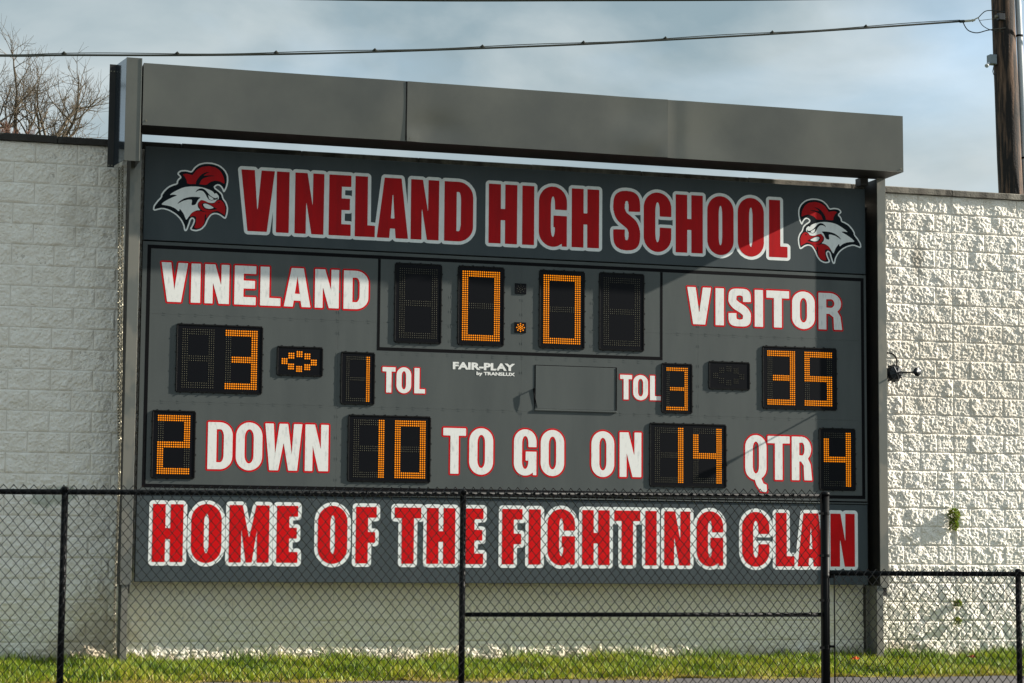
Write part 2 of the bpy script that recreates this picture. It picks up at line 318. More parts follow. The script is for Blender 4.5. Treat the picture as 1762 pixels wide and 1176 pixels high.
# a glyph is a list of (polygon, sign): + adds ink, - removes it
def glyph(c, w, s, t):
    """w width, s stem, t bar, cap height 1"""
    o = .012; ry = min(.30, w * .52); ryi = min(ry * .6, .2); ri = max((w - 2 * s) / 2, .01)
    if c == 'I': return [(rc(0, w, 0, 1), 1)]
    if c == 'L': return [(rc(0, s, 0, 1), 1), (rc(0, w, 0, t), 1)]
    if c == 'E': return [(rc(0, s, 0, 1), 1), (rc(0, w, 0, t), 1), (rc(0, w, 1 - t, 1), 1), (rc(0, w * .95, .5 - t / 2 + .02, .5 + t / 2 + .02), 1)]
    if c == 'F': return [(rc(0, s, 0, 1), 1), (rc(0, w, 1 - t, 1), 1), (rc(0, w * .94, .44 - t / 2 + .02, .44 + t / 2 + .02), 1)]
    if c == 'H': return [(rc(0, s, 0, 1), 1), (rc(w - s, w, 0, 1), 1), (rc(0, w, .49 - t / 2, .49 + t / 2), 1)]
    if c == 'T': return [(rc(0, w, 1 - t, 1), 1), (rc(w / 2 - s / 2, w / 2 + s / 2, 0, 1), 1)]
    if c == 'V':
        b = s * 1.04; return [([(0, 1), (b, 1), (w / 2, .30), (w - b, 1), (w, 1), (w / 2 + b * .72, 0), (w / 2 - b * .72, 0)], 1)]
    if c == 'A':
        b = s * 1.0; return [([(0, 0), (w / 2 - b * .68, 1), (w / 2 + b * .68, 1), (w, 0), (w - b, 0), (w / 2, .80), (b, 0)], 1), ([(w * .24, .16), (w * .76, .16), (w * .68, .16 + t * .88), (w * .32, .16 + t * .88)], 1)]
    if c == 'N':
        p = min(s * 1.12, w * .42); return [([(0, 0), (0, 1), (p, 1), (w - s * .88, .46), (w - s * .88, 1), (w, 1), (w, 0), (w - p, 0), (s * .88, .55), (s * .88, 0)], 1)]
    if c == 'M':
        p = w * .33; return [([(0, 0), (0, 1), (p, 1), (w / 2, .42), (w - p, 1), (w, 1), (w, 0), (w - s * .95, 0), (w - s * .95, .60), (w / 2 + w * .075, 0), (w / 2 - w * .075, 0), (s * .95, .60), (s * .95, 0)], 1)]
    if c == 'W':
        q = w / 2; b = s * .98; l = []
        return [([(0, 1), (b, 1), (q * .55, .34), (q - b * .5, 1), (q + b * .5, 1), (2 * q - q * .55, .34), (w - b, 1), (w, 1), (w - q * .5 + b * .55, 0), (w - q * .5 - b * .5, 0), (q, .60), (q * .5 + b * .5, 0), (q * .5 - b * .55, 0)], 1)]
    if c == 'O': return [(rr(0, w, -o, 1 + o, w / 2, ry), 1), (rr(s, w - s, t * .82, 1 - t * .82, ri, ryi), -1)]
    if c == 'Q': return [(rr(0, w, -o, 1 + o, w / 2, ry), 1), (rr(s, w - s, t * .82, 1 - t * .82, ri, ryi), -1), ([(w * .42, .03), (w * .72, .07), (w * .85, -.09), (w * 1.0, -.12), (w * 1.02, -.29), (w * .72, -.27), (w * .52, -.12)], 1)]
    if c == 'D': return [([(0, 0)] + arc(w - w * .52, ry, w * .52, ry, -90, 0) + arc(w - w * .52, 1 - ry, w * .52, ry, 0, 90) + [(0, 1)], 1), ([(s, t * .9)] + arc(w - s - ri, t * .9 + ryi, ri, ryi, -90, 0) + arc(w - s - ri, 1 - t * .9 - ryi, ri, ryi, 0, 90) + [(s, 1 - t * .9)], -1)]
    if c == 'C': return [(rr(0, w, -o, 1 + o, w / 2, ry), 1), (rr(s, w - s, t * .82, 1 - t * .82, ri, ryi), -1), (rc(w * .5, w * 1.2, .41, .60), -1)]
    if c == 'G': return [(rr(0, w, -o, 1 + o, w / 2, ry), 1), (rr(s, w - s, t * .82, 1 - t * .82, ri, ryi), -1), (rc(w * .5, w * 1.2, .43, .62), -1), (rc(w * .52, w, .32, .52), 1), (rc(w - s * .95, w, .2, .5), 1), (rc(w - s * .42, w, 0, .3), 1)]
    if c == 'R': return [(rc(0, s, 0, 1), 1), ([(0, .43), (w * .45, .43)] + arc(w * .48, .715, w * .48, .285, -90, 90) + [(0, 1)], 1), ([(s, .43 + t * .85)] + arc(w - s - (w - 2 * s) * .45, .715, (w - 2 * s) * .45, .285 - t * .82, -90, 90) + [(s, 1 - t * .85)], -1),
                         ([(w * .42, .52), (w * .80, .50), (w * .93, .36), (w * 1.0, 0), (w - s * 1.05, 0), (w - s * 1.12, .34), (w * .42, .45)], 1)]
    if c == 'S':
        hw = s / 2; hv = t * .46
        P = [(w - hw, .655, hw), (w - hw, .76, hw), (w - hw * 1.25, .88, hw), (w * .5, 1 - hv + o, hv), (hw * 1.25, .88, hw), (hw, .76, hw), (hw * 1.05, .67, hw), (w * .34, .56, hw * 1.02), (w * .66, .44, hw * 1.02), (w - hw * 1.05, .33, hw), (w - hw, .24, hw), (w - hw * 1.25, .12, hw), (w * .5, hv - o, hv), (hw * 1.25, .12, hw), (hw, .24, hw), (hw, .345, hw)]
        Q = []
        for i in range(len(P) - 1):
            a, b, c_, d = P[max(i - 1, 0)], P[i], P[i + 1], P[min(i + 2, len(P) - 1)]
            for k in range(5):
                q = k / 5; Q.append(tuple(.5 * (2 * b[j] + (c_[j] - a[j]) * q + (2 * a[j] - 5 * b[j] + 4 * c_[j] - d[j]) * q * q + (3 * b[j] - a[j] - 3 * c_[j] + d[j]) * q ** 3) for j in range(3)))
        Q.append(P[-1]); L = []; R = []
        for i in range(len(Q)):
            a = Q[max(i - 1, 0)]; b = Q[min(i + 1, len(Q) - 1)]; dx, dy = b[0] - a[0], b[1] - a[1]; l = math.hypot(dx, dy) or 1
            if i in (0, len(Q) - 1): dx, dy, l = 0, (1 if i == 0 else 1), 1
            L.append((Q[i][0] - dy / l * Q[i][2], Q[i][1] + dx / l * Q[i][2])); R.append((Q[i][0] + dy / l * Q[i][2], Q[i][1] - dx / l * Q[i][2]))
        quads = [([L[i], L[i + 1], R[i + 1], R[i]], 1) for i in range(len(Q) - 1)]
        return quads
def sdf(pieces, X, Y):
    res = np.full(X.shape, 1e9)
    for poly, sign in pieces:
        P = np.array(poly); d = np.full(X.shape, 1e9); ins = np.zeros(X.shape, bool)
        for i in range(len(P)):
            ax, ay = P[i]; bx, by = P[(i + 1) % len(P)]
            ex, ey = bx - ax, by - ay; L2 = ex * ex + ey * ey
            if L2 < 1e-12: continue
            t = np.clip(((X - ax) * ex + (Y - ay) * ey) / L2, 0, 1); d = np.minimum(d, (X - ax - t * ex) ** 2 + (Y - ay - t * ey) ** 2)
            if ay != by: ins ^= ((ay > Y) != (by > Y)) & (X < (bx - ax) * (Y - ay) / (by - ay) + ax)
        s = np.where(ins, -1, 1) * np.sqrt(d)
        res = np.minimum(res, s) if sign > 0 else np.maximum(res, -s)
    return res
def dist_to(cont, X, Y, inside):
    d = np.full(X.shape, 1e9)
    for P in cont:
        for i in range(len(P)):
            ax, ay = P[i]; bx, by = P[(i + 1) % len(P)]; ex, ey = bx - ax, by - ay; L2 = ex * ex + ey * ey
            if L2 < 1e-14: continue
            t = np.clip(((X - ax) * ex + (Y - ay) * ey) / L2, 0, 1); d = np.minimum(d, (X - ax - t * ex) ** 2 + (Y - ay - t * ey) ** 2)
    return np.where(inside, -1, 1) * np.sqrt(d)
def contours(f, xs, ys, lev):
    """marching squares, joined into closed loops and simplified"""
    g = f - lev; g = np.where(g == 0, 1e-9, g); ny, nx = g.shape; seg = {}
    neg = g < 0; mask = neg[:-1, :-1].astype(int) + neg[:-1, 1:] * 2 + neg[1:, 1:] * 4 + neg[1:, :-1] * 8
    def pt(e):
        k, j, i = e
        if k == 0: a, b = g[j, i], g[j, i + 1]; t = a / (a - b); return (xs[i] + t * (xs[i + 1] - xs[i]), ys[j])
        a, b = g[j, i], g[j + 1, i]; t = a / (a - b); return (xs[i], ys[j] + t * (ys[j + 1] - ys[j]))
    T = {1: [(3, 0)], 2: [(0, 1)], 3: [(3, 1)], 4: [(1, 2)], 6: [(0, 2)], 7: [(3, 2)], 8: [(2, 3)], 9: [(2, 0)], 11: [(2, 1)], 12: [(1, 3)], 13: [(1, 0)], 14: [(0, 3)], 5: [(3, 0), (1, 2)], 10: [(0, 1), (2, 3)]}
    for j, i in zip(*np.nonzero((mask > 0) & (mask < 15))):
        E = [(0, j, i), (1, j, i + 1), (0, j + 1, i), (1, j, i)]
        for a, b in T[int(mask[j, i])]: seg[E[a]] = E[b]
    loops = []
    while seg:
        s0, e = seg.popitem(); L = [s0]
        while e != s0 and e in seg: L.append(e); e = seg.pop(e)
        P = [pt(q) for q in L]
        if len(P) > 6: loops.append(P)
    return loops
def simplify(P, eps):
    P = list(P); n = len(P)
    c = np.mean(P, axis=0); i0 = int(np.argmax([(p[0] - c[0]) ** 2 + (p[1] - c[1]) ** 2 for p in P])); P = P[i0:] + P[:i0] + [P[i0]]
    keep = [False] * len(P); keep[0] = keep[-1] = True; st = [(0, len(P) - 1)]; A = np.array(P)
    while st:
        a, b = st.pop()
        if b - a < 2: continue
        d = A[b] - A[a]; l = math.hypot(*d); q = A[a + 1:b] - A[a]
        dd = np.abs(q[:, 0] * d[1] - q[:, 1] * d[0]) / l if l > 1e-9 else np.hypot(q[:, 0], q[:, 1])
        k = int(np.argmax(dd))
        if dd[k] > eps: k += a + 1; keep[k] = True; st += [(a, k), (k, b)]
    return [P[i] for i in range(len(P) - 1) if keep[i]]
def flat(name, loops, y, m, parent, thick=.0016):
    """closed 2-D loops (holes by even-odd) in the x-z plane as a thin plate"""
    cu = bpy.data.curves.new('c', 'CURVE'); cu.dimensions = '2D'; cu.fill_mode = 'BOTH'; cu.extrude = thick / 2
    for P in loops:
        if len(P) < 3: continue
        sp = cu.splines.new('POLY'); sp.points.add(len(P) - 1); sp.use_cyclic_u = True
        for q, p in zip(sp.points, P): q.co = (p[0], p[1], 0, 1)
    ob = bpy.data.objects.new('c', cu); C.objects.link(ob); dg = bpy.context.evaluated_depsgraph_get()
    me = bpy.data.meshes.new_from_object(ob.evaluated_get(dg)); bpy.data.objects.remove(ob); bpy.data.curves.remove(cu)
    me.transform(Matrix(((1, 0, 0, 0), (0, 0, -1, y), (0, 1, 0, 0), (0, 0, 0, 1)))); me.name = name
    me.materials.clear(); me.materials.append(m); me.update()
    return link(name, me, parent)
GC = {}
def letter(c, x0, x1, z0, z1, s, t, edge, m_in, m_out, parent, idx, yb, colour):
    H = z1 - z0; w = (x1 - x0) / H; key = (c, round(w, 2), round(s / H, 3), round(t, 3), round(edge, 4))
    if key not in GC:
        pc = glyph(c, w, s / H, t); e = edge / H; pad = e + .05; h = .011
        xs = np.arange(-pad, w * 1.05 + pad + h, h); ys = np.arange(-pad - (.3 if c == 'Q' else 0), 1 + pad + h, h); X, Y = np.meshgrid(xs, ys); f_ = sdf(pc, X, Y)
        inner = [simplify(P, .0022) for P in contours(f_, xs, ys, 0)]
        f2 = dist_to(inner, X, Y, f_ < 0)
        GC[key] = (inner, [simplify(P, .0022) for P in contours(f2, xs, ys, e)])
    a, b = GC[key]; T = lambda LL: [[(x0 + p[0] * H, z0 + p[1] * H) for p in P] for P in LL]
    o = flat('letter', T(a), yb - .0016, m_in, parent, .0006)
    o['label'] = 'letter %s, %s' % (c, colour)
    flat('letter_outline', T(b), yb - .0005 - .0005 * (idx % 2), m_out, o, .0004)
    return o

# ------------------------------------------------------------------ scoreboard
sb = thing('scoreboard', 'large grey football scoreboard reading VINELAND HIGH SCHOOL with amber digits', 'scoreboard', (4.3, -.26, 0))
YF = -.260
XL, XR = .428, 8.185
MB().box(XL + .02, XR - .02, -.20, -.135, .82, 5.04).build('backing_frame', M_black, sb)
MB().box(XL, XR, YF, -.20, 4.140, 5.070, .004).build('header_panel', M_pblue, sb)
MB().box(XL, XR, YF, -.20, .803, 1.655, .004).build('banner_panel', M_pblue, sb)
MB().box(XL, XR, YF - .012, -.20, 1.661, 1.675, .003).build('ledge_strip', M_panel, sb)
xs_ = [XL, 2.39, 4.309, 6.247, XR]; zs_ = [1.690, 2.554, 3.415, 4.128]
for i in range(4):
    for j in range(3):
        MB().box(xs_[i] + .0003, xs_[i + 1] - .0003, YF, -.20, zs_[j] + .0003, zs_[j + 1] - .0003, .0006).build('face_panel', M_panel, sb)
def frame_line(x0, x1, z0, z1, w, nm='border_line'):
    b = MB(); y0, y1 = YF - .0006, YF - .0001
    b.box(x0, x1, y0, y1, z1 - w, z1); b.box(x0, x1, y0, y1, z0, z0 + w); b.box(x0, x0 + w, y0, y1, z0 + w, z1 - w); b.box(x1 - w, x1, y0, y1, z0 + w, z1 - w)
    return b
frame_line(.474, 8.160, 1.715, 4.095, .036).build('border_line', M_black, sb)
b = MB(); y0, y1 = YF - .0010, YF - .0002
b.box(2.792, 2.820, y0, y1, 3.130, 4.058); b.box(5.824, 5.852, y0, y1, 3.130, 4.058); b.box(2.820, 5.824, y0, y1, 3.130, 3.164)
b.build('clock_border_line', M_black, sb)
# joint clips
b = MB()
def clip(x, z, v=False):
    if v: b.box(x - .016, x - .006, YF - .0012, YF, z - .012, z + .012); b.box(x + .006, x + .016, YF - .0012, YF, z - .012, z + .012)
    else: b.box(x - .012, x + .012, YF - .0012, YF, z - .016, z - .006); b.box(x - .012, x + .012, YF - .0012, YF, z + .006, z + .016)
for z in (2.554, 3.415):
    x = .65
    while x < 8.1:
        if not (2.75 < x < 5.9 and z > 3): clip(x, z)
        x += .158
x = 2.9
while x < 5.8: clip(x, 3.105); x += .158
for x in (2.39, 6.247):
    z = 1.82
    while z < 4.0:
        clip(x, z, True); z += .21
for x in (3.55, 4.309, 5.07):
    z = 3.25
    while z < 4.0: clip(x, z, True); z += .15
z = 1.9
while z < 3.0: clip(4.309, z, True); z += .21
tag(b.build('panel_clips', M_panel, sb), kind='stuff')

def word(letters, z0, z1, s, t, edge, mi, mo, colour, yb=YF):
    for i, (c, a, b_) in enumerate(letters): letter(c, a, b_, z0, z1, s, t, edge, mi, mo, sb, i, yb, colour)
TITLE = [('V', 1.384, 1.722), ('I', 1.742, 1.872), ('N', 1.93, 2.226), ('E', 2.277, 2.504), ('L', 2.546, 2.754), ('A', 2.774, 3.099), ('N', 3.125, 3.423), ('D', 3.477, 3.783), ('H', 3.948, 4.254), ('I', 4.308, 4.438), ('G', 4.488, 4.793), ('H', 4.845, 5.146), ('S', 5.301, 5.6), ('C', 5.639, 5.948), ('H', 5.997, 6.303), ('O', 6.353, 6.653), ('O', 6.7, 7.004), ('L', 7.059, 7.272)]
word(TITLE, 4.277, 4.894, .130, .19, .034, M_red, M_white, 'dark red on white in the title')
BAN = [('H', 0.587, 0.885), ('O', 0.963, 1.261), ('M', 1.336, 1.731), ('E', 1.806, 2.018), ('O', 2.219, 2.515), ('F', 2.602, 2.814), ('T', 2.999, 3.273), ('H', 3.33, 3.625), ('E', 3.704, 3.923), ('F', 4.119, 4.336), ('I', 4.402, 4.531), ('G', 4.603, 4.899), ('H', 4.976, 5.272), ('T', 5.324, 5.61), ('I', 5.664, 5.789), ('N', 5.872, 6.161), ('G', 6.233, 6.53), ('C', 6.742, 7.051), ('L', 7.124, 7.336), ('A', 7.372, 7.68), ('N', 7.75, 8.033)]
word(BAN, .995, 1.556, .125, .19, .036, M_red2, M_white, 'bright red on white in the banner')
word([('V', 0.615, 0.875), ('I', 0.909, 1.001), ('N', 1.044, 1.286), ('E', 1.339, 1.553), ('L', 1.597, 1.801), ('A', 1.836, 2.105), ('N', 2.149, 2.393), ('D', 2.442, 2.696)], 3.538, 3.927, .090, .20, .0175, M_wlet, M_redline, 'white with red edge, home team')
word([('V', 6.127, 6.396), ('I', 6.446, 6.541), ('S', 6.593, 6.847), ('I', 6.892, 6.987), ('T', 7.026, 7.288), ('O', 7.322, 7.584), ('R', 7.628, 7.903)], 3.523, 3.916, .090, .20, .0175, M_wlet, M_redline, 'white with red edge, visitor')
for wd in ([('D', 1.107, 1.351), ('O', 1.385, 1.647), ('W', 1.673, 2.045), ('N', 2.076, 2.311)], [('T', 3.492, 3.73), ('O', 3.766, 4.018)], [('G', 4.239, 4.479), ('O', 4.525, 4.778)], [('O', 5.072, 5.321), ('N', 5.38, 5.618)], [('Q', 6.779, 7.021), ('T', 7.034, 7.287), ('R', 7.31, 7.543)]):
    word(wd, 1.904, 2.366, .086, .165, .0175, M_wlet, M_redline, 'white with red edge, bottom row')
for wd in ([('T', 2.853, 2.987), ('O', 2.999, 3.151), ('L', 3.184, 3.296)], [('T', 5.383, 5.514), ('O', 5.527, 5.69), ('L', 5.713, 5.832)]):
    word(wd, 2.708, 2.964, .053, .17, .0125, M_wlet, M_redline, 'small white with red edge')

def text(body, x0, x1, z0, z1, label):
    cu = bpy.data.curves.new('t', 'FONT'); cu.body = body; cu.size = 1; cu.offset = .045; cu.extrude = .01; cu.resolution_u = 3
    ob = bpy.data.objects.new('t', cu); C.objects.link(ob); dg = bpy.context.evaluated_depsgraph_get()
    me = bpy.data.meshes.new_from_object(ob.evaluated_get(dg)); bpy.data.objects.remove(ob); bpy.data.curves.remove(cu)
    a = np.empty(len(me.vertices) * 3); me.vertices.foreach_get('co', a); a = a.reshape(-1, 3); lo = a.min(0); hi = a.max(0)
    v = np.stack([x0 + (a[:, 0] - lo[0]) / (hi[0] - lo[0]) * (x1 - x0), YF - .0012 - a[:, 2] * .1, z0 + (a[:, 1] - lo[1]) / (hi[1] - lo[1]) * (z1 - z0)], 1)
    me.vertices.foreach_set('co', v.ravel()); me.materials.clear(); me.materials.append(M_wlet); me.update()
    o = link('maker_lettering', me, sb); o['label'] = label; return o
text('FAIR-PLAY', 3.584, 4.243, 2.965, 3.040, 'white FAIR-PLAY lettering')
text('by TRANSLUX', 3.834, 4.243, 2.902, 2.948, 'small white by TRANSLUX lettering')
# access door and its latch
MB().box(4.464, 5.334, YF - .006, YF - .0003, 2.586, 3.030, .002).build('access_door', M_panel, sb)
b = MB(); b.box(4.454, 5.346, YF - .0045, YF - .0002, 3.031, 3.038); b.box(5.335, 5.345, YF - .010, YF - .0002, 2.586, 3.031); b.box(4.454, 4.463, YF - .003, YF - .0002, 2.586, 3.031)
b.build('door_frame', M_black, sb)
MB().box(4.454, 5.346, YF - .014, YF - .0002, 2.566, 2.584, .003).build('door_sill', M_panel, sb)
b = MB(); b.tube([(4.482, YF - .003, 2.596), (4.440, YF - .004, 2.786)], .0055, 6); b.tube([(4.440, YF, 2.786), (4.440, YF - .036, 2.790)], .006, 6)
b.add([(4.438, YF - .026, 2.79), (4.438, YF - .040, 2.79), (4.438, YF - .038, 2.70), (4.438, YF - .033, 2.63), (4.438, YF - .027, 2.70), (4.443, YF - .026, 2.79), (4.443, YF - .040, 2.79), (4.443, YF - .038, 2.70), (4.443, YF - .033, 2.63), (4.443, YF - .027, 2.70)],
      [(0, 1, 2, 3, 4), (9, 8, 7, 6, 5), (0, 5, 6, 1), (1, 6, 7, 2), (2, 7, 8, 3), (3, 8, 9, 4), (4, 9, 5, 0)])
b.build('latch', M_black, sb)

# ---- digit displays
def dotmesh(dots, rad, y, depth, n=6):
    v = []; fc = []
    for (x, z) in dots:
        o = len(v)
        for k in range(n): t = 2 * math.pi * (k + .5) / n; v.append((x + rad * math.cos(t), y, z + rad * math.sin(t)))
        for k in range(n): t = 2 * math.pi * (k + .5) / n; v.append((x + rad * .45 * math.cos(t), y - depth, z + rad * .45 * math.sin(t)))
        fc += [(o + k, o + (k + 1) % n, o + n + (k + 1) % n, o + n + k) for k in range(n)] + [tuple(o + n + k for k in range(n))]
    return MB().add(v, fc)
SEG = {'0': 'ABCDEF', '1': 'BC', '2': 'ABGED', '3': 'ABGCD', '4': 'FGBC', '5': 'AFGCD', ' ': ''}
def digit_dots(ch, W_, H_, s):
    mid = (H_ - s) // 2; on = set(); al = set()
    def seg(k):
        r_ = lambda a, b: range(a, b)
        return {'A': [(c, q) for c in r_(0, W_) for q in r_(0, s)], 'D': [(c, q) for c in r_(0, W_) for q in r_(H_ - s, H_)], 'G': [(c, q) for c in r_(s, W_ - s) for q in r_(mid, mid + s)],
                'F': [(c, q) for c in r_(0, s) for q in r_(s, mid + s)], 'E': [(c, q) for c in r_(0, s) for q in r_(mid, H_ - s)],
                'B': [(c, q) for c in r_(W_ - s, W_) for q in r_(0, mid + s)], 'C': [(c, q) for c in r_(W_ - s, W_) for q in r_(mid, H_)]}[k]
    for k in 'ABCDEFG': al |= set(seg(k))
    for k in SEG[ch]: on |= set(seg(k))
    return on, al - on
def housing(x0, x1, z0, z1, label):
    b = MB(); e = .014; y = YF
    b.box(x0, x1, y - .008, y - .0003, z0 + .012, z1 - .012, .002)
    o = b.build('digit_display', M_lens, sb); o['label'] = label
    f_ = MB(); ya, yb2 = y - .0125, y - .0005
    f_.box(x0 + .006, x1 - .006, ya, yb2, z1 - .016, z1, .003); f_.box(x0 + .006, x1 - .006, ya + .002, yb2, z0, z0 + .012, .003)
    f_.box(x0 - .004, x0 + .010, ya, yb2, z0 + .012, z1 - .016, .003); f_.box(x1 - .010, x1 + .004, ya, yb2, z0 + .012, z1 - .016, .003)
    f_.box(x0 + .012, x1 - .012, y - .0105, yb2, z0 + .0125, z0 + .0165)
    for k in range(int((x1 - x0) / .11)): f_.box(x0 + .04 + k * .11, x0 + .052 + k * .11, ya - .001, yb2, z1 + .0005, z1 + .007); f_.box(x0 + .04 + k * .11, x0 + .052 + k * .11, ya - .001, yb2, z0 - .007, z0 - .0005)
    for k in range(int((z1 - z0) / .16)): f_.box(x0 - .011, x0 - .0045, ya, yb2, z0 + .07 + k * .16, z0 + .082 + k * .16); f_.box(x1 + .0045, x1 + .011, ya, yb2, z0 + .07 + k * .16, z0 + .082 + k * .16)
    f_.build('bezel', M_bez, o)
    return o
def display(x0, x1, z0, z1, txt, W_, H_, s, mx_, mt, mb, label, gap=0):
    o = housing(x0, x1, z0, z1, label); n = len(txt); lit = []; un = []
    dw = ((x1 - x0) - 2 * mx_ - gap * (n - 1)) / n
    for i, ch in enumerate(txt):
        a = x0 + mx_ + i * (dw + gap); on, off_ = digit_dots(ch, W_, H_, s); px = dw / (W_ - 1); pz = (z1 - z0 - mt - mb) / (H_ - 1)
        P = lambda q: (a + q[0] * px, z1 - mt - q[1] * pz)
        lit += [P(q) for q in sorted(on)]; un += [P(q) for q in sorted(off_)]
    rad = min(px, pz) * .375
    if lit: tag(dotmesh(lit, rad, YF - .0078, .004).build('lit_lamps', M_lit, o), kind='stuff')
    if un: tag(dotmesh(un, rad * .56, YF - .0078, .003).build('unlit_lamps', M_off, o), kind='stuff')
K = dict(W_=18, H_=33, s=3, mx_=.052, mt=.058, mb=.058)
display(2.969, 3.456, 3.214, 4.030, ' ', label='dark first clock digit', **K)
display(3.630, 4.118, 3.214, 4.030, '0', label='clock digit showing 0 before the colon', **K)
display(4.498, 4.988, 3.212, 4.026, '0', label='clock digit showing 0 after the colon', **K)
display(5.150, 5.642, 3.212, 4.028, ' ', label='dark last clock digit', **K)
K2 = dict(W_=15, H_=27, s=3, mx_=.060, mt=.055, mb=.052, gap=.125)
display(.779, 1.630, 2.650, 3.328, ' 3', label='home score display showing 3', **K2)
display(6.978, 7.830, 2.653, 3.322, '35', label='visitor score display showing 35', **K2)
display(2.509, 3.358, 1.804, 2.477, '10', label='yards to go display showing 10', **K2)
display(5.710, 6.562, 1.807, 2.474, '14', label='ball on display showing 14', **K2)
display(.561, .982, 1.804, 2.471, '2', label='down display showing 2', **K2)
display(7.625, 8.043, 1.800, 2.466, '4', label='quarter display showing 4', **K2)
K3 = dict(W_=12, H_=22, s=2, mx_=.058, mt=.052, mb=.040)
display(2.426, 2.771, 2.575, 3.106, '1', label='home time outs display showing 1', **K3)
display(5.841, 6.180, 2.577, 3.102, '3', label='visitor time outs display showing 3', **K3)
for x0, x1, z0, z1, on, lb in ((1.778, 2.238, 2.843, 3.141, True, 'lit amber possession light'), (6.369, 6.829, 2.841, 3.140, False, 'dark possession light')):
    o = housing(x0, x1, z0, z1, lb); D_ = []; cx = (x0 + x1) / 2 - .006; cz = (z0 + z1) / 2 - .006
    for (a, b_) in ((-.150, .004), (-.082, .060), (0, .078), (.080, .058), (.146, -.002), (.080, -.050), (-.002, -.070), (-.084, -.048)):
        for i in (-1, 0, 1):
            for j in (-1, 0, 1): D_.append((cx + a + i * .0215, cz + b_ + j * .0215))
    tag(dotmesh(D_, .0088 if on else .0045, YF - .0078, .004).build('lit_lamps' if on else 'unlit_lamps', M_lit if on else M_off, o), kind='stuff')
for z0, z1, on in ((3.763, 3.872, False), (3.362, 3.470, True)):
    o = MB().box(4.235, 4.358, YF - .008, YF - .0003, z0, z1, .003).build('colon_light', M_lens, sb); o['label'] = ('lit lower' if on else 'dark upper') + ' colon light'
    cx, cz = 4.297, (z0 + z1) / 2; D_ = [(cx, cz)]
    for k in range(6): t = RAD(60 * k + 30); D_.append((cx + .019 * math.cos(t), cz + .019 * math.sin(t)))
    for k in range(8): t = RAD(45 * k); D_.append((cx + .039 * math.cos(t), cz + .039 * math.sin(t)))
    tag(dotmesh(D_, .0075 if on else .004, YF - .0078, .004).build('lit_lamps' if on else 'unlit_lamps', M_lit if on else M_off, o), kind='stuff')

# ---- rooster emblems (traced in a 1176 unit square, 0.00082 m a unit)
SIL = [(100,770),(105,720),(150,650),(195,600),(195,570),(225,520),(280,460),(345,425),(385,415),(385,385),(405,350),(430,330),(392,300),(395,270),(430,240),(500,232),(555,245),(570,240),(600,190),(660,140),(740,118),(830,118),(920,145),(990,205),(1025,275),(1030,350),(1015,430),(985,497),(965,492),(950,450),(920,415),(890,412),(860,440),(920,480),(960,520),(975,580),(1010,620),(1035,690),(1030,770),(1010,840),(985,842),(930,800),(880,785),(830,800),(790,860),(760,940),(710,1000),(640,1025),(580,1015),(562,990),(590,940),(610,880),(590,860),(572,880),(560,930),(530,1020),(505,1030),(490,1015),(478,950),(440,880),(380,820),(300,775),(220,755),(150,775),(120,785)]
FACE = [(300,570),(340,535),(400,498),(470,462),(550,445),(640,440),(720,450),(800,475),(840,495),(860,525),(880,510),(915,550),(912,590),(890,600),(860,640),(820,645),(780,640),(720,615),(690,612),(650,660),(655,710),(690,745),(640,750),(580,785),(545,840),(515,885),(500,850),(480,800),(430,735),(425,780),(370,735),(300,710),(200,700),(230,665),(290,625),(340,597),(400,568),(350,562)]
DK = [[(395,685),(430,640),(490,600),(560,580),(640,575),(690,580),(655,610),(625,680),(572,690),(585,615),(540,615),(470,635)],
      [(620,520),(635,490),(670,465),(710,460),(750,485),(800,545),(850,577),(888,580),(892,558),(905,592),(870,600),(850,605),(820,615),(785,600),(765,570),(745,530),(715,495),(680,490),(650,495)]]
EYE = [(780,545),(840,580),(850,600),(815,608),(792,592)]
COMB = [(455,295),(500,280),(550,288),(580,300),(600,265),(640,215),(700,180),(780,165),(870,180),(930,225),(970,300),(985,390),(930,360),(870,348),(800,372),(755,415),(700,412),(630,408),(515,415),(512,370),(485,320)]
CDK = [[(620,412),(632,360),(685,285),(740,250),(800,240),(755,262),(715,298),(790,285),(865,290),(785,302),(730,322),(690,352),(668,412)]]
BEAK = [(660,680),(665,640),(700,613),(740,620),(800,650),(850,655),(900,605),(940,600),(980,640),(1000,700),(995,800),(960,775),(900,740),(850,758),(760,765),(700,745)]
BDK = [[(700,662),(740,643),(800,660),(860,700),(905,722),(820,737),(750,730),(710,700)], [(898,632),(930,624),(918,646)]]
TEETH = [(715,668),(745,655),(800,672),(860,707),(800,725),(745,715)]
WAT = [(555,842),(572,800),(610,767),(680,757),(730,767),(850,765),(800,790),(780,830),(755,852),(765,795),(742,800),(742,900),(715,958),(660,985),(615,980),(635,920),(640,835),(600,822)]
def smooth_poly(P, it=1):
    for _ in range(it):
        Q = []
        for i in range(len(P)):
            a, b_ = P[i], P[(i + 1) % len(P)]; Q += [(a[0] * .8 + b_[0] * .2, a[1] * .8 + b_[1] * .2), (a[0] * .2 + b_[0] * .8, a[1] * .2 + b_[1] * .8)]
        P = Q
    return P
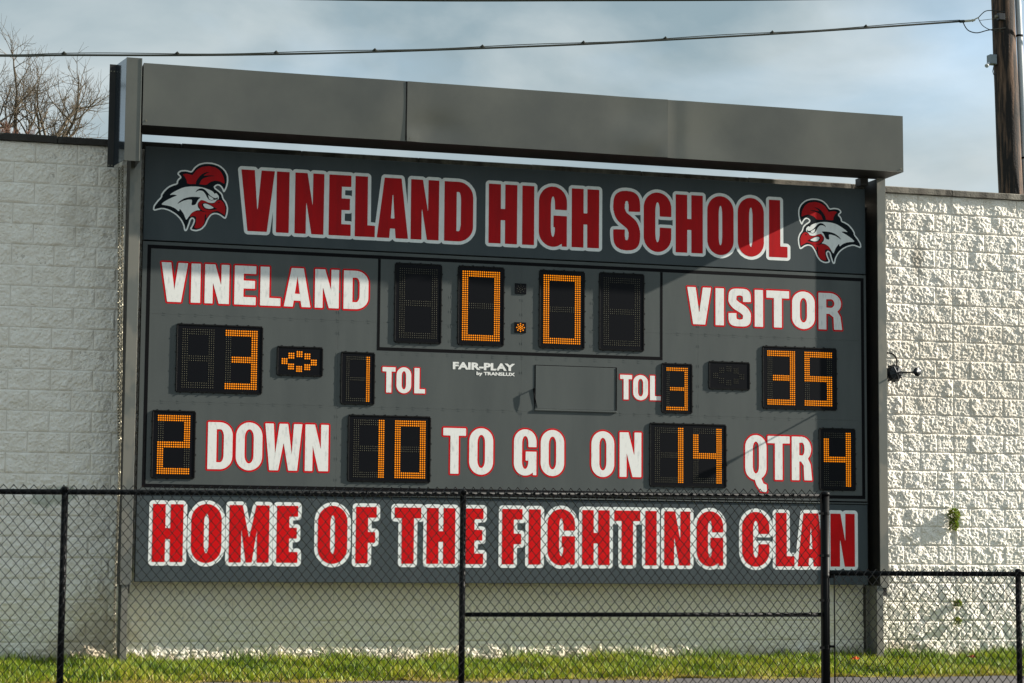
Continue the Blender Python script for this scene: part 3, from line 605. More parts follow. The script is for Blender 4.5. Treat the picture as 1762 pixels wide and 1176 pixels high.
def emblem(cx, cz, sx, sz, label):
    T = lambda P: [(cx + (p[0] - 567) * sx, cz - (p[1] - 575) * sz) for p in P]
    o = flat('rooster_emblem', [T(smooth_poly(SIL))], YF - .0004, M_white, sb, .0004); o['label'] = label
    xs = np.arange(80, 1060, 8.); ys = np.arange(100, 1050, 8.); X, Y = np.meshgrid(xs, ys); fS = sdf([(smooth_poly(SIL), 1)], X, Y)
    flat('emblem_ground', [T(simplify(P, 1.5)) for P in contours(fS, xs, ys, -19)], YF - .0009, M_bhead, o, .0004)
    for nm, P, y, m in (('head', FACE, .0014, M_white), ('comb', COMB, .0014, M_red), ('wattle', WAT, .0014, M_red), ('beak', BEAK, .00145, M_red)):
        flat(nm, [T(smooth_poly(P))], YF - y, m, o, .0004)
    for P in DK + CDK: flat('dark_mark', [T(smooth_poly(P))], YF - .0019, M_bhead, o, .0004)
    for P in BDK: flat('dark_mark', [T(smooth_poly(P))], YF - .00195, M_bhead, o, .0004)
    flat('eye', [T(EYE)], YF - .0024, M_white, o, .0004); flat('teeth', [T(smooth_poly(TEETH))], YF - .0024, M_white, o, .0004)
emblem(.888, 4.593, .000797, .000770, 'left rooster head emblem facing right')
emblem(7.765, 4.583, -.000797, .000770, 'right rooster head emblem facing left')

# ------------------------------------------------------------------ posts, canopy
def post(x0, x1, z_top, lab, lx0, lx1, zc=.775):
    t = thing('sign_post', lab, 'post', ((x0 + x1) / 2, -.25, -.02), 'posts carrying the scoreboard')
    b = MB(); b.box(lx0, lx1, -.372, -.358, -.12, zc + .02); b.box(lx0, lx1, -.118, -.104, -.12, zc + .02); b.box((lx0 + lx1) / 2 - .006, (lx0 + lx1) / 2 + .006, -.358, -.118, -.12, zc + .02)
    b.build('steel_beam', M_post, t)
    c = MB(); c.box(x0, x1, -.385, -.372, zc, z_top, .002);
    c.build('post_cladding', M_post, t)
    d = MB(); d.box(x0 + .012, x1 - .012, -.36, -.34, zc - .085, zc - .001); d.build('cladding_bracket', M_dark, t)
    MB().box(x0 + .001, x1 - .001, -.3715, -.06, zc + .002, z_top - .01).build('column_core', M_dark, t)
    return t
post(.274, .381, 5.178, 'left grey metal post of the scoreboard with chains hanging beside it', .290, .352)
post(8.268, 8.366, 5.178, 'right grey metal post of the scoreboard next to the sunlit wall', 8.232, 8.306)
MB().box(8.243, 8.276, -.100, -.005, -.1, 4.9).build('wall_strip', M_dark, bpy.data.objects['sign_post.001'])

cn = thing('canopy', 'long bronze grey metal canopy box above the scoreboard', 'canopy', (4.36, -.55, 5.18))
CY0, CY1, CZ0, CZ1 = -.765, -.270, 5.183, 5.790
def fascia(x0, x1, dents, lean):
    nx, nz = 48, 12; v = []; fc = []
    for j in range(nz + 1):
        for i in range(nx + 1):
            x = x0 + (x1 - x0) * i / nx; z = CZ0 + (CZ1 - CZ0) * j / nz; y = CY0 + .004 * math.sin(x * 1.7 + z * 2) + .002 * math.sin(x * 5.1)
            for (dx, dz, rx, rz, a) in dents: y += a * math.exp(-((x - dx) / rx) ** 2 - ((z - dz) / rz) ** 2)
            u_ = (x - x0) / (x1 - x0); y += lean[0] * max(0, 1 - u_ * 12) + lean[1] * max(0, 1 - (1 - u_) * 12)
            v.append((x, y, z))
    m = (nx + 1)
    for j in range(nz):
        for i in range(nx): a = j * m + i; fc.append((a, a + 1, a + m + 1, a + m))
    front = list(v); o = len(v); v += [(x, y + .003, z) for x, y, z in front]; fc += [tuple(o + q for q in q4[::-1]) for q4 in list(fc)]
    def rim(idx):
        o2 = len(v); L_ = len(idx)
        for q in idx: v.append(front[q])
        for q in idx: v.append((front[q][0], front[q][1] + .022, front[q][2]))
        for q in range(L_ - 1): fc.append((o2 + q, o2 + q + 1, o2 + L_ + q + 1, o2 + L_ + q))
    rim(list(range(nx, -1, -1))); rim([nz * m + i for i in range(nx + 1)]); rim([j * m for j in range(nz + 1)]); rim([j * m + nx for j in range(nz, -1, -1)])
    ob = MB().add(v, fc).build('fascia_panel', M_canopy, cn, smooth=True); return ob
fascia(.335, 2.944, [(2.7, 5.5, .35, .5, -.016)], (0, .004))
fascia(2.950, 5.719, [(3.25, 5.32, .30, .16, .018), (2.98, 5.22, .06, .05, -.014), (5.45, 5.36, .28, .16, -.020), (5.30, 5.60, .2, .25, .010), (5.69, 5.20, .06, .05, -.012)], (-.010, -.004))
fascia(5.724, 8.392, [(5.80, 5.48, .07, .6, .010), (6.1, 5.45, .35, .3, .012), (5.85, 5.60, .25, .2, -.006)], (.006, 0))
MB().box(2.938, 2.9485, CY0 - .012, CY0 + .006, CZ0 + .01, CZ1 - .004).build('joint_strip', M_black, cn)
MB().box(.335, 8.392, CY0 + .018, CY1, CZ1 - .022, CZ1 - .004).build('canopy_top', M_canopy, cn)
MB().box(.335, 8.392, CY1 - .010, CY1, CZ0 + .02, CZ1 - .024).build('canopy_back', M_dark, cn)
MB().box(8.384, 8.392, CY0 + .02, CY1 - .012, CZ0 + .012, CZ1 - .024).build('canopy_end', M_canopy, cn)
MB().box(.335, 8.392, CY0 + .02, CY1 - .002, CZ0, CZ0 + .010).build('canopy_soffit', M_dark, cn)
b = MB()
for x, z in ((.37, 5.225), (2.985, 5.215), (5.66, 5.205), (8.36, 5.215)): b.tube([(x, CY0 - .004, z), (x, CY0 + .01, z)], .011, 8); b.tube([(x, CY0 - .012, z), (x, CY0 - .004, z)], .006, 6)
b.build('bolts', M_steel, cn)
MB().box(8.10, 8.19, -.33, -.20, 5.098, 5.182).build('hanger_bracket', M_dark, cn)
ec = thing('canopy_end_cap', 'tall narrow metal cap boxing in the left end of the canopy', 'end cap', (.24, -.6, 4.82))
EY = -.800
MB().box(.166, .316, EY, EY + .004, 4.820, 5.826, .001).build('front_plate', M_canopy, ec)
MB().box(.307, .3155, EY - .006, EY - .0005, 4.822, 5.824).build('edge_trim', M_post, ec)
b = MB(); wx0, wx1, wy0, wy1 = .166, .104, EY + .0045, -.4245
b.add([(wx0, wy0, 4.824), (wx1, wy1, 4.824), (wx1 + .004, wy1, 4.824), (wx0 + .004, wy0, 4.824), (wx0, wy0, 5.822), (wx1, wy1, 5.822), (wx1 + .004, wy1, 5.822), (wx0 + .004, wy0, 5.822)], [(0, 1, 2, 3), (7, 6, 5, 4), (0, 4, 5, 1), (1, 5, 6, 2), (2, 6, 7, 3), (3, 7, 4, 0)])
b.build('side_plate', M_gloss, ec)
MB().box(.312, .316, EY + .0045, -.39, 4.824, 5.822).build('inner_plate', M_dark, ec)
MB().box(.046, .112, -.424, -.418, 4.812, 5.830, .001).build('rear_flange', M_dark, ec)
b = MB()
for z in (4.83, 5.76): b.tube([(.060, -.430, z), (.060, -.423, z)], .007, 6); b.tube([(.09, -.430, z), (.09, -.423, z)], .007, 6)
b.build('bolts', M_steel, ec)
b = MB(); b.add([(.172, EY + .006, 5.822), (.312, EY + .006, 5.822), (.312, -.42, 5.822), (.112, -.42, 5.822), (.172, EY + .006, 5.815), (.312, EY + .006, 5.815), (.312, -.42, 5.815), (.112, -.42, 5.815)], [(0, 1, 2, 3), (7, 6, 5, 4), (0, 4, 5, 1), (1, 5, 6, 2), (2, 6, 7, 3), (3, 7, 4, 0)])
b.build('top_plate', M_canopy, ec)

# ------------------------------------------------------------------ chains
def chain(pts, lab):
    P = [Vector(p) for p in pts]; L = [(P[i + 1] - P[i]).length for i in range(len(P) - 1)]; tot = sum(L); n = int(tot / .027); b = MB()
    for k in range(n):
        d = (k + .5) * tot / n; i = 0
        while i < len(L) - 1 and d > L[i]: d -= L[i]; i += 1
        c = P[i].lerp(P[i + 1], min(d / L[i], 1)); a = (0 if k % 2 else math.pi / 2) + random.uniform(-.25, .25) + .6
        ax = Vector((math.cos(a), math.sin(a), 0)); up = (P[i] - P[i + 1]).normalized(); R = []
        for q in range(8):
            t = 2 * math.pi * q / 8; R.append(c + ax * (.0115 * math.cos(t)) + up * (.0185 * math.sin(t)))
        R.append(R[0]); b.tube(R, .0046, 5, cap=False)
    return tag(b.build('hoist_chain', M_steel), lab, 'chain', 'chains hanging beside the left post')
chain([(.196, -.40, 4.83), (.232, -.40, 2.90), (.240, -.40, 1.80), (.226, -.40, .70), (.232, -.40, .13)], 'longer steel chain hanging from the end cap down to the grass')
chain([(.168, -.37, 4.82), (.206, -.38, 2.95), (.225, -.39, 2.18)], 'shorter steel chain ending halfway down the left post')

# ------------------------------------------------------------------ horn
hn = thing('air_horn', 'dark ribbed round horn with small trumpet on the right post', 'horn', (8.46, -.33, 3.07))
b = MB(); cx, cz = 8.492, 3.072
b.tube([(cx, -.235, cz), (cx, -.245, cz), (cx, -.31, cz), (cx, -.345, cz), (cx, -.36, cz)], [.060, .084, .088, .070, .02], 20)
b.build('horn_body', M_iron, hn, smooth=False)
b = MB()
for k in range(12):
    t = 2 * math.pi * k / 12; c, s_ = math.cos(t), math.sin(t); b.tube([(cx + c * .089, -.25, cz + s_ * .089), (cx + c * .089, -.318, cz + s_ * .089)], .009, 5)
b.build('cooling_rib', M_iron, hn)
b = MB()
for k in range(4):
    t = RAD(45 * k + 20); c, s_ = math.cos(t), math.sin(t); b.tube([(cx - c * .070, -.350, cz - s_ * .070), (cx, -.372, cz), (cx + c * .070, -.350, cz + s_ * .070)], .006, 5)
b.build('guard_bar', M_iron, hn)
MB().tube([(cx, -.36, cz), (cx + .035, -.50, 3.066), (8.560, -.62, 3.060)], .0085, 8).build('trumpet_neck', M_iron, hn)
b = MB(); o = 16; rings = [(-.60, .012), (-.645, .022), (-.680, .040), (-.690, .049), (-.684, .043), (-.650, .020), (-.61, .006)]; 
b.tube([(8.560 + (y + .62) * -.14, y, 3.060) for y, _ in rings], [q for _, q in rings], o); b.build('trumpet_bell', M_iron, hn, smooth=True)
pp = [(8.360, -.33, 3.287)] + [(8.42 + .09 * math.sin(RAD(a)), -.33, 3.197 + .09 * math.cos(RAD(a))) for a in range(0, 91, 10)] + [(8.510, -.33, 3.14)]
MB().tube(pp, .0085, 8).build('air_hose', M_black, hn, smooth=True)
MB().box(8.350, 8.40, -.32, -.27, 3.055, 3.09).build('mounting_bracket', M_iron, hn)

# ------------------------------------------------------------------ fences
FY = -5.30; PW, PH = .0725, .0885
def mesh_fabric(x0, x1, ztop, zbot, parent, yoff=-.034):
    b = MB(); j = 0; n = int((x1 - x0) / (PW / 2)); v = []; fc = []
    for j in range(n):
        xa = x0 + j * PW / 2; zt = ztop(xa) ; k = 0; pts = []
        z = zt if j % 2 == 0 else zt - PH / 2 * 0
        rows_ = int((zt - zbot) / (PH / 2)); ph = j % 2
        wob = random.uniform(-.0015, .0015)
        for k in range(rows_ + 1):
            side = (k + ph) % 2
            x = xa + (PW / 2 if side else 0) + (.0022 if side == 0 else -.0022) * -1 + wob; y = FY + yoff + (.0028 if side else -.0028)
            zz = zt - k * PH / 2; pts.append((x + .004 * math.sin(zz * 7 + xa * 1.9), y + random.uniform(-.001, .001) - .012 * (1 + math.sin(xa * 2.7 + zz * 4)) * min(1, k / 6), zz + .003 * math.sin(xa * 3.1)))
        b.tube(pts, .0039, 4, cap=False)
    return tag(b.build('chain_link_mesh', M_wire, parent), kind='stuff')
def fpost(x, ztop, rad, parent, nm='post'):
    base = gz(FY) - .1; b = MB(); b.tube([(x, FY, base), (x, FY, ztop - .02)], rad, 14)
    o = b.build(nm, M_vinyl, parent, smooth=True)
    c = MB(); c.tube([(x, FY, ztop - .028), (x, FY, ztop - .006), (x, FY, ztop + .004), (x, FY, ztop + .010)], [rad * 1.16, rad * 1.16, rad * .9, rad * .25], 14); c.build('post_cap', M_vinyl, o, smooth=True)
    return o
tall = thing('chain_link_fence', 'taller black chain-link fence in front of the scoreboard with a middle rail', 'fence', (2.3, FY, -.28))
zr = lambda x: 1.520 + (x + .688) * (1.582 - 1.520) / (5.399 + .688)      # centre of top rail
for x in (-3.72, -.688, 2.347): fpost(x, zr(x) + .030, .0245, tall)
fpost(5.399, 1.612, .0320, tall, 'end_post')
MB().tube([(-6.5, FY, zr(-6.5)), (5.375, FY, zr(5.375))], .0205, 12).build('top_rail', M_vinyl, tall, smooth=True)
MB().tube([(2.375, FY, .624), (5.368, FY, .624)], .0175, 12).build('middle_rail', M_vinyl, tall, smooth=True)
mesh_fabric(-6.5, 5.335, lambda x: zr(x) + .052, gz(FY) + .02, tall)
low = thing('chain_link_fence', 'lower black chain-link fence continuing right of the scoreboard', 'fence', (7.2, FY, -.28))
for x in (7.144, 10.19): fpost(x, .996, .0240, low)
MB().tube([(5.435, FY, .958), (11.5, FY, .966)], .0205, 12).build('top_rail', M_vinyl, low, smooth=True)
mesh_fabric(5.470, 11.4, lambda x: .958 + .040, gz(FY) + .02, low)
def bands(x, zs, d, par):
    for z in zs:
        b = MB(); b.tube([(x, FY, z - .011), (x, FY, z + .011)], .0345, 14); b.box(x + d * .030, x + d * .062, FY - .036, FY - .010, z - .010, z + .010) if d > 0 else b.box(x - .062, x - .030, FY - .036, FY - .010, z - .010, z + .010)
        b.build('tension_band', M_vinyl, par, smooth=False)
MB().box(5.338, 5.347, FY - .040, FY - .034, -.24, 1.60).build('tension_bar', M_vinyl, tall)
MB().box(5.452, 5.462, FY - .040, FY - .034, -.24, .95).build('tension_bar', M_vinyl, low)
bands(5.399, (1.44, 1.10, .74, .36), -1, tall); bands(5.399, (.93, .37), 1, low)
b = MB()
for (xa, xb, zf, rr_, st) in ((-6.3, 5.3, zr, .0205, .43), (2.5, 5.3, lambda x: .624, .0175, .46), (5.7, 11.2, lambda x: .958 + (x - 5.4) * .0013, .0205, .40)):
    x = xa
    while x < xb:
        z = zf(x); R = [(x + .004 * math.sin(t * 2), FY - (rr_ + .003) * math.cos(t), z + (rr_ + .003) * math.sin(t)) for t in [k * math.pi / 4 for k in range(0, 7)]] + [(x + .01, FY - .036, z - .04), (x + .016, FY - .05, z - .062)]
        b.tube(R, .0022, 4); x += st * random.uniform(.85, 1.15)
for x in (-.688, 2.347):
    z = 1.2
    while z > -.1:
        b.tube([(x - .05, FY - .042, z + .02), (x - .03, FY - .03, z), (x, FY - .030, z - .004), (x + .03, FY - .03, z), (x + .045, FY - .04, z - .004)], .0022, 4); z -= .36
tag(b.build('tie_wires', M_wire, tall), kind='stuff')

# ------------------------------------------------------------------ utility pole, cables
PY = 6.5
pole = thing('utility_pole', 'weathered wooden utility pole behind the right end of the wall', 'pole', (13.42, PY, 0))
pts = []; rs = []
for i in range(25):
    z = -.2 + i * 12.2 / 24; x = 13.735 - (z - 6.5) * .030; pts.append((x + .004 * math.sin(i * 2.1), PY, z)); rs.append(.200 - z * .0035 + .002 * math.sin(i * 1.7))
MB().tube(pts, rs, 24).build('pole_shaft', M_wood, pole, smooth=True)
pxx = lambda z: 13.735 - (z - 6.5) * .030
cd = [(pxx(z) + .222, PY - .05, z) for z in (0, 3, 6, 9, 12)]
cdt = MB().tube(cd, .045, 14).build('conduit', M_pvc, pole, smooth=True)
for z in (6.92, 8.73): MB().tube([(pxx(z) + .222, PY - .05, z - .014), (pxx(z) + .222, PY - .05, z + .014)], .052, 14).build('conduit_strap', M_black, pole)
b = MB(); z = 8.345; x = pxx(z) - .21
b.box(x - .075, x + .03, PY - .09, PY + .03, z - .07, z + .07, .008)
bx = b.build('junction_box', mat('grey_box_plastic', (.20, .24, .27), .5), pole)
b = MB(); b.tube([(x - .07, PY - .04, z - .05), (x - .15, PY - .10, z - .115)], [.018, .030], 10); b.build('lamp_head', M_pvc, bx)
MB().tube([(x + .0, PY - .05, z - .07), (x - .03, PY - .06, z - .18), (x - .02, PY - .07, z - .23), (x + .02, PY - .05, z - .20)], .006, 6).build('box_wire', M_cable, pole)
b = MB(); z = 8.955; x = pxx(z) - .19
b.box(x - .005, x + .10, PY - .215, PY - .150, z - .05, z + .05, .006); b.build('bracket_plate', M_iron, pole)
b = MB(); b.tube([(x - .045, PY - .18, z), (x + .02, PY - .18, z)], .022, 10); b.build('eye_bolt', M_steel, pole)
# aerial service cable, lashed
cab = [(-8, 7.00), (-3, 7.26), (-.648, 7.385), (.153, 7.452), (1.606, 7.556), (2.908, 7.665), (4.244, 7.795), (5.739, 7.955), (7.185, 8.118), (8.388, 8.268), (10.0, 8.475), (11.452, 8.673), (12.95, 8.885)]
def spline(P, n=6):
    Q = []
    for i in range(len(P) - 1):
        a, b_, c_, d = P[max(i - 1, 0)], P[i], P[i + 1], P[min(i + 2, len(P) - 1)]
        for k in range(n):
            q = k / n; Q.append(tuple(.5 * (2 * b_[j] + (c_[j] - a[j]) * q + (2 * a[j] - 5 * b_[j] + 4 * c_[j] - d[j]) * q * q + (3 * b_[j] - a[j] - 3 * c_[j] + d[j]) * q ** 3) for j in range(len(P[0]))))
    return Q + [P[-1]]
sp = spline(cab)
ac = thing('service_cable', 'black lashed overhead cable crossing the sky to the utility pole', 'cable', (12.95, PY, 8.885))
MB().tube([(x, PY, z) for x, z in sp], .0135, 6).build('cable_core', M_cable, ac, smooth=True)
MB().tube([(x, PY, z + .022 + .008 * math.sin(x * 2.2)) for x, z in sp], .006, 5).build('carrier_wire', M_cable, ac, smooth=True)
for x, z in [(.153, 7.452)] + [(q[0], q[1]) for q in cab[4:-1:1]]: MB().tube([(x - .03, PY, z + .012), (x, PY, z + .03), (x + .03, PY, z + .012)], [.012, .024, .012], 6).build('lashing_clip', M_cable, ac)
b = MB(); b.tube([(12.95, PY, 8.885), (13.02, PY, 8.893)], .022, 8); b.build('dead_end_clamp', M_cable, ac)
b = MB(); b.tube([(13.02, PY - .01, 8.893), (13.12, PY - .01, 8.907)], .018, 8); b.tube([(13.14, PY - .01, 8.91), (13.19, PY - .01, 8.925)], [.022, .014], 8); b.tube([(13.19, PY - .01, 8.935), (13.25, PY - .01, 8.965)], .010, 6); b.build('strain_insulator', M_ins, ac, smooth=True)
MB().tube([(13.24, PY - .05, 8.91), (13.62, PY - .19, 8.955)], .004, 5).build('stay_wire', M_steel, ac)
MB().tube(spline([(13.25, PY, 8.965), (13.33, PY - .05, 9.05), (13.42, PY - .1, 9.06), (13.60, PY - .15, 9.04)]), .007, 5).build('jumper_wire', M_cable, ac)
MB().tube(spline([(13.0, PY, 8.88), (13.06, PY - .03, 8.76), (13.18, PY - .08, 8.715), (13.35, PY - .12, 8.76), (13.60, PY - .16, 8.80)]), .008, 5).build('jumper_wire', M_cable, ac)
MB().tube(spline([(13.25, PY, 8.955), (13.30, PY - .04, 8.84), (13.40, PY - .12, 8.76), (13.55, PY - .19, 8.74)]), .006, 5).build('jumper_wire', M_cable, ac)
tp = spline([(-4, 8.08), (0, 8.17), (2.649, 8.306), (4.85, 8.452), (7.051, 8.630), (9.45, 8.830), (11.858, 9.052), (14, 9.27), (18, 9.75)], 4)
tag(MB().tube([(x, 6.1, z) for x, z in tp], .017, 6).build('overhead_cable', M_cable, smooth=True), 'thick dark cable grazing the top edge of the view', 'cable')
tag(MB().tube(spline([(13.86, 6.2, 9.30), (13.98, 6.2, 8.75), (14.12, 6.2, 8.10), (14.5, 6.2, 6.4)]), .007, 5).build('guy_wire', M_cable), 'thin dark guy wire slanting down just right of the utility pole', 'wire')

# ------------------------------------------------------------------ bare trees behind the wall
def tree(base, height, limbs, seed, lab, spread=.5, twig=None, grp='bare trees behind the wall', zfork=.5, rad=.16, depth=5, dens=1.0):
    rng = random.Random(seed); bx_, by, bz = base; t = thing('bare_tree', lab, 'tree', base, grp); tr = MB(); cr = MB(); tw = MB()
    fz = bz + height * zfork
    tr.tube([(bx_, by, bz - .1), (bx_ + .05, by, bz + height * zfork * .5), (bx_, by, fz)], [rad, rad * .85, rad * .7], 8)
    def grow(p, d, L, r_, lev):
        n = 4; P = [p]; q = p; dd = d.copy()
        for i in range(n):
            dd = (dd + Vector((rng.gauss(0, .13), rng.gauss(0, .13), rng.gauss(.05, .08)))).normalized(); q = q + dd * (L / n); P.append(q)
        rs_ = [r_ * (1 - .55 * i / n) for i in range(n + 1)]
        (cr if (lev < depth - 1 or twig is None) else tw).tube(P, rs_, 5 if lev < 2 else 3, cap=False)
        if lev >= depth: return
        k = 3 if lev < 3 else 4
        for i in range(int(k * dens + .5)):
            a = rng.uniform(0, 2 * math.pi); f_ = rng.uniform(.35, 1.0); idx = min(int(f_ * n), n - 1); s = P[idx].lerp(P[idx + 1], f_ * n - idx)
            o = dd.orthogonal().normalized(); o2 = dd.cross(o); ang = rng.uniform(.3, .8) * (spread / .5)
            nd = (dd * math.cos(ang) + (o * math.cos(a) + o2 * math.sin(a)) * math.sin(ang)); nd.z += .12
            grow(s, nd.normalized(), L * rng.uniform(.5, .78), max(rs_[idx] * .62, .006), lev + 1)
        grow(P[-1], (dd + Vector((rng.gauss(0, .2), rng.gauss(0, .2), .05))).normalized(), L * .66, rs_[-1], lev + 1)
    for (dx, dy, dz, Lf) in limbs: grow(Vector((bx_, by, fz)), Vector((dx, dy, dz)).normalized(), height * (1 - zfork) * Lf, rad * .85, 1)
    tr.build('trunk', M_bark, t, smooth=True); tag(cr.build('crown', M_bark, t, smooth=True), kind='stuff')
    if twig is not None: tag(tw.build('twigs', twig, t), kind='stuff')
TY = 35
tree((1.35, TY, 0), 14.1, [(-.50, .1, 1, .40), (-.12, .2, 1, .46), (.32, -.1, 1, .46), (.62, .1, 1, .44), (-.8, -.1, 1, .42)], 4, 'tallest bare tree behind the left end of the wall', zfork=.72, depth=5, spread=.80, dens=.95)
tree((1.0, TY - 2, 0), 12.1, [(-.5, 0, 1, .30), (0, .2, 1, .34), (.5, 0, 1, .32), (.9, 0, .8, .30), (-.9, 0, .8, .3)], 9, 'short bushy tree with russet twigs low behind the wall', twig=M_twig, zfork=.84, rad=.1, depth=5, dens=1.15)
tree((-.6, TY + 1, 0), 12.4, [(-.5, 0, 1, .32), (0, .2, 1, .34), (.6, 0, 1, .32)], 12, 'russet twiggy tree at the left edge of the view', twig=M_twig, zfork=.82, rad=.1, depth=5)
tree((3.25, TY + 2, 0), 13.0, [(-.6, 0, 1, .32), (.3, .2, 1, .36), (.7, 0, 1, .36)], 21, 'sparse bare tree beside the left end of the canopy', zfork=.82, rad=.10, depth=4, dens=.7)
tree((2.5, TY + 1, 0), 12.9, [(.1, 0, 1, .40), (.55, .1, .9, .34)], 33, 'thin bare sapling between the big tree and the canopy', zfork=.82, rad=.07, depth=3, dens=.7)
for x, h, s in ((7.0, 12.55, 41), (8.2, 12.5, 43), (9.9, 12.7, 45)):
    tree((x, TY + 3, 0), h, [(-.6, 0, 1, .32), (.1, .2, 1, .34), (.6, 0, 1, .32)], s, 'bare tree whose twig tips show in the gap under the canopy, %s' % {41: 'left of three', 43: 'middle of three', 45: 'right of three'}[s], zfork=.88, rad=.06, depth=3, dens=.8)

# ------------------------------------------------------------------ grass and weeds
def blades(n, xr, yf, hmin, hmax, m, name, tintf, wid=.0035, lean=.5):
    x = RNG.uniform(xr[0], xr[1], n); y = yf(n, x); g0 = np.where(y > -5.3, .053 * y, -.281 + .013 * (y + 5.3)) - .012
    patch = .5 + .5 * np.sin(x * 2.3 + 1.3 * np.sin(y * 3 + x)) * np.sin(x * 5.9 + y * 4)
    h = RNG.uniform(hmin, hmax, n) * (.40 + 1.0 * patch); a = RNG.uniform(0, 2 * np.pi, n); ln = RNG.uniform(.1, lean, n) * h; w = wid * RNG.uniform(.6, 1.4, n)
    dx, dy = np.cos(a), np.sin(a); px_, py_ = -dy, dx
    base = np.stack([x, y, g0], 1); P = np.stack([px_, py_, np.zeros(n)], 1) * w[:, None]
    m1 = base + np.stack([dx * ln * .35, dy * ln * .35, h * .6], 1); tp_ = base + np.stack([dx * ln, dy * ln, h], 1)
    Vv = np.stack([base - P, base + P, m1 + P * .8, m1 - P * .8, tp_], 1).reshape(-1, 3)
    k = np.arange(n) * 5; q = np.stack([k, k + 1, k + 2, k + 3], 1); tr_ = np.stack([k + 3, k + 2, k + 4], 1)
    me = bpy.data.meshes.new(name); me.vertices.add(len(Vv)); me.vertices.foreach_set('co', Vv.ravel())
    loops = np.concatenate([np.concatenate([q, tr_], 1).ravel()]); me.loops.add(len(loops)); me.loops.foreach_set('vertex_index', loops)
    me.polygons.add(2 * n); st = (np.arange(n)[:, None] * 7 + np.array([0, 4])).ravel(); me.polygons.foreach_set('loop_start', st); me.polygons.foreach_set('loop_total', np.tile([4, 3], n))
    me.update(calc_edges=True); me.materials.append(m)
    at = me.attributes.new('tint', 'FLOAT', 'POINT'); tt = np.clip(tintf(n, x, y), 0, 1); at.data.foreach_set('value', np.repeat(tt, 5))
    o = bpy.data.objects.new(name, me); C.objects.link(o); tag(o, kind='stuff'); return o
g = blades(80000, (-2.2, 11.6), lambda n, x: -1.60 + 1.56 * RNG.random(n) ** .9 + .02 * np.sin(x * 7), .035, .13, M_grass, 'grass', lambda n, x, y: RNG.beta(1.6, 2.6, n) * .85 + .22 * np.sin(x * 2.1 + 1.7 * np.sin(y * 5 + x)) * np.sin(x * 6.3 + y * 7) + .06 + .2 * np.clip((-1.35 - y) * 4, 0, 1), .0048, .8)
tag(g, 'short bright green grass strip at the foot of the wall', 'grass')
# ragged dead fringe over the path edge
g = blades(14000, (-2.2, 11.6), lambda n, x: -1.60 - np.abs(RNG.normal(0, .05, n)) * (1.2 + np.sin(x * 4.1) + .6 * np.sin(x * 11)) + .03, .008, .040, M_grass, 'dead_grass_fringe', lambda n, x, y: .75 + .25 * RNG.random(n), .004, 2.2)
tag(g, 'brown dead grass along the edge of the asphalt', 'grass')
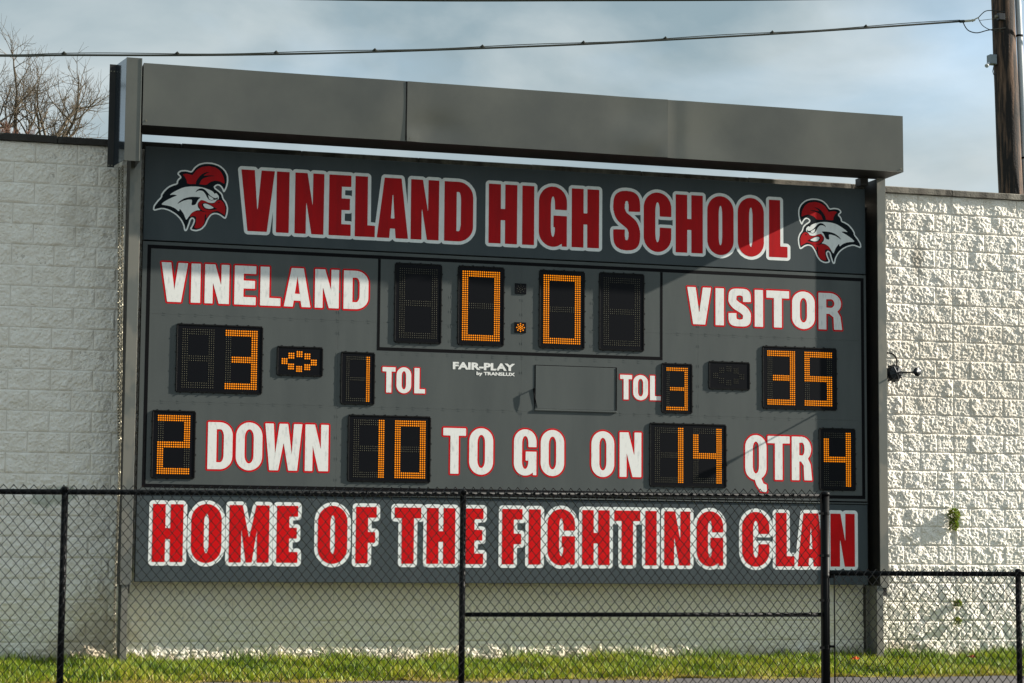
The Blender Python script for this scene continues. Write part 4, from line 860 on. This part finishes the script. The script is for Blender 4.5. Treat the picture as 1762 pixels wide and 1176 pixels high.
# taller tufts against the wall
g = blades(9000, (0, 1), lambda n, x: -.06 - RNG.random(n) * .22, .06, .17, M_grass, 'tall_grass_tufts', lambda n, x, y: RNG.random(n) * .5)
tag(g, 'taller dark green grass tufts against the foot of the wall', 'grass')
me = g.data; cv = np.empty(len(me.vertices) * 3); me.vertices.foreach_get('co', cv); cv = cv.reshape(-1, 5, 3)
cl = RNG.choice([-.7, 8.6, 9.75, 10.05, 10.2, 10.3, 10.4, 1.55, 2.45, 4.4, 5.45, 5.6, 6.2, 6.5, 7.9, 8.25, 8.55, 8.95, 9.6, 9.9, 10.0, 10.2], len(cv)); sh = cl + RNG.normal(0, .11, len(cv)) - cv[:, 0, 0]
cv[:, :, 0] += sh[:, None]; me.vertices.foreach_set('co', cv.ravel()); me.update()
def weed(x, z, rx, rz, n, lab, seed, dep=.06):
    rng = np.random.default_rng(seed); b = MB(); tints = []
    for i in range(n):
        a = rng.uniform(0, 2 * np.pi); q = rng.random() ** .6; c = Vector((x + math.cos(a) * q * rx, -.03 - rng.random() * dep * (1.2 - q), z + math.sin(a) * q * rz))
        d = Vector((math.cos(a) * .8 + rng.normal(0, .4), -.7 + rng.normal(0, .3), math.sin(a) * .6 + .3 + rng.normal(0, .4))).normalized(); s = d.orthogonal().normalized(); s = (s * math.cos(i) + d.cross(s) * math.sin(i)); L = rng.uniform(.018, .036)
        b.add([c, c + d * L * .5 + s * L * .28, c + d * L, c + d * L * .5 - s * L * .28], [(0, 1, 2, 3)]); tints += [float(rng.beta(1.6, 2.4))] * 4
    t = thing('wall_weed', lab, 'plant', (x, -.03, z), 'weeds growing from the block joints')
    o = b.build('foliage', M_weed, t); at = o.data.attributes.new('tint', 'FLOAT', 'POINT'); at.data.foreach_set('value', tints); tag(o, kind='stuff')
    MB().tube([(x, .0, z), (x, -.03, z), (x + .01, -.06, z + .02)], .004, 5).build('stem', M_bark, t)
weed(9.316, 1.565, .060, .060, 420, 'largest green weed growing from a joint in the sunlit wall', 1, .10)
bpy.data.objects['foliage'].name = 'foliage'
weed(9.312, 1.455, .048, .048, 260, 'small green weed just below the largest one', 5, .08)
weed(9.347, .603, .045, .030, 170, 'small weed behind the lower fence, upper of two', 2)
weed(9.345, .414, .036, .032, 120, 'smallest weed near the grass, lower of two', 3)
def leaf(x, y, z, L, W_, col, lab, rz):
    b = MB(); n = 7; v = []; 
    for i in range(n):
        q = i / (n - 1); hw = W_ * math.sin(math.pi * min(max(q, .06), .94)) / 2; xx = (q - .5) * L; zz = .02 * math.sin(q * 3.1) + (.012 if i % 2 else 0)
        v += [(xx, -hw, zz + .010), (xx, 0, zz), (xx, hw, zz + .012)]
    fc = []
    for i in range(n - 1):
        for k in (0, 1): a = i * 3 + k; fc.append((a, a + 1, a + 4, a + 3))
    o = b.add(v, fc).build('dry_leaf', mat('dry_leaf_' + lab[:6], col, .6)); o.location = (x, y, z); o.rotation_euler = (RAD(62), 0, rz)
    sm = o.modifiers.new('thickness', 'SOLIDIFY'); sm.thickness = .0012
    return tag(o, lab, 'leaf', 'dry leaves in the grass')
leaf(7.66, -1.02, .055, .115, .035, (.62, .13, .02), 'bright orange leaf lying in the grass by the right post', .1)
leaf(9.06, -.9, .06, .09, .03, (.35, .07, .03), 'dull red leaf lying in the grass below the sunlit wall', -.3)
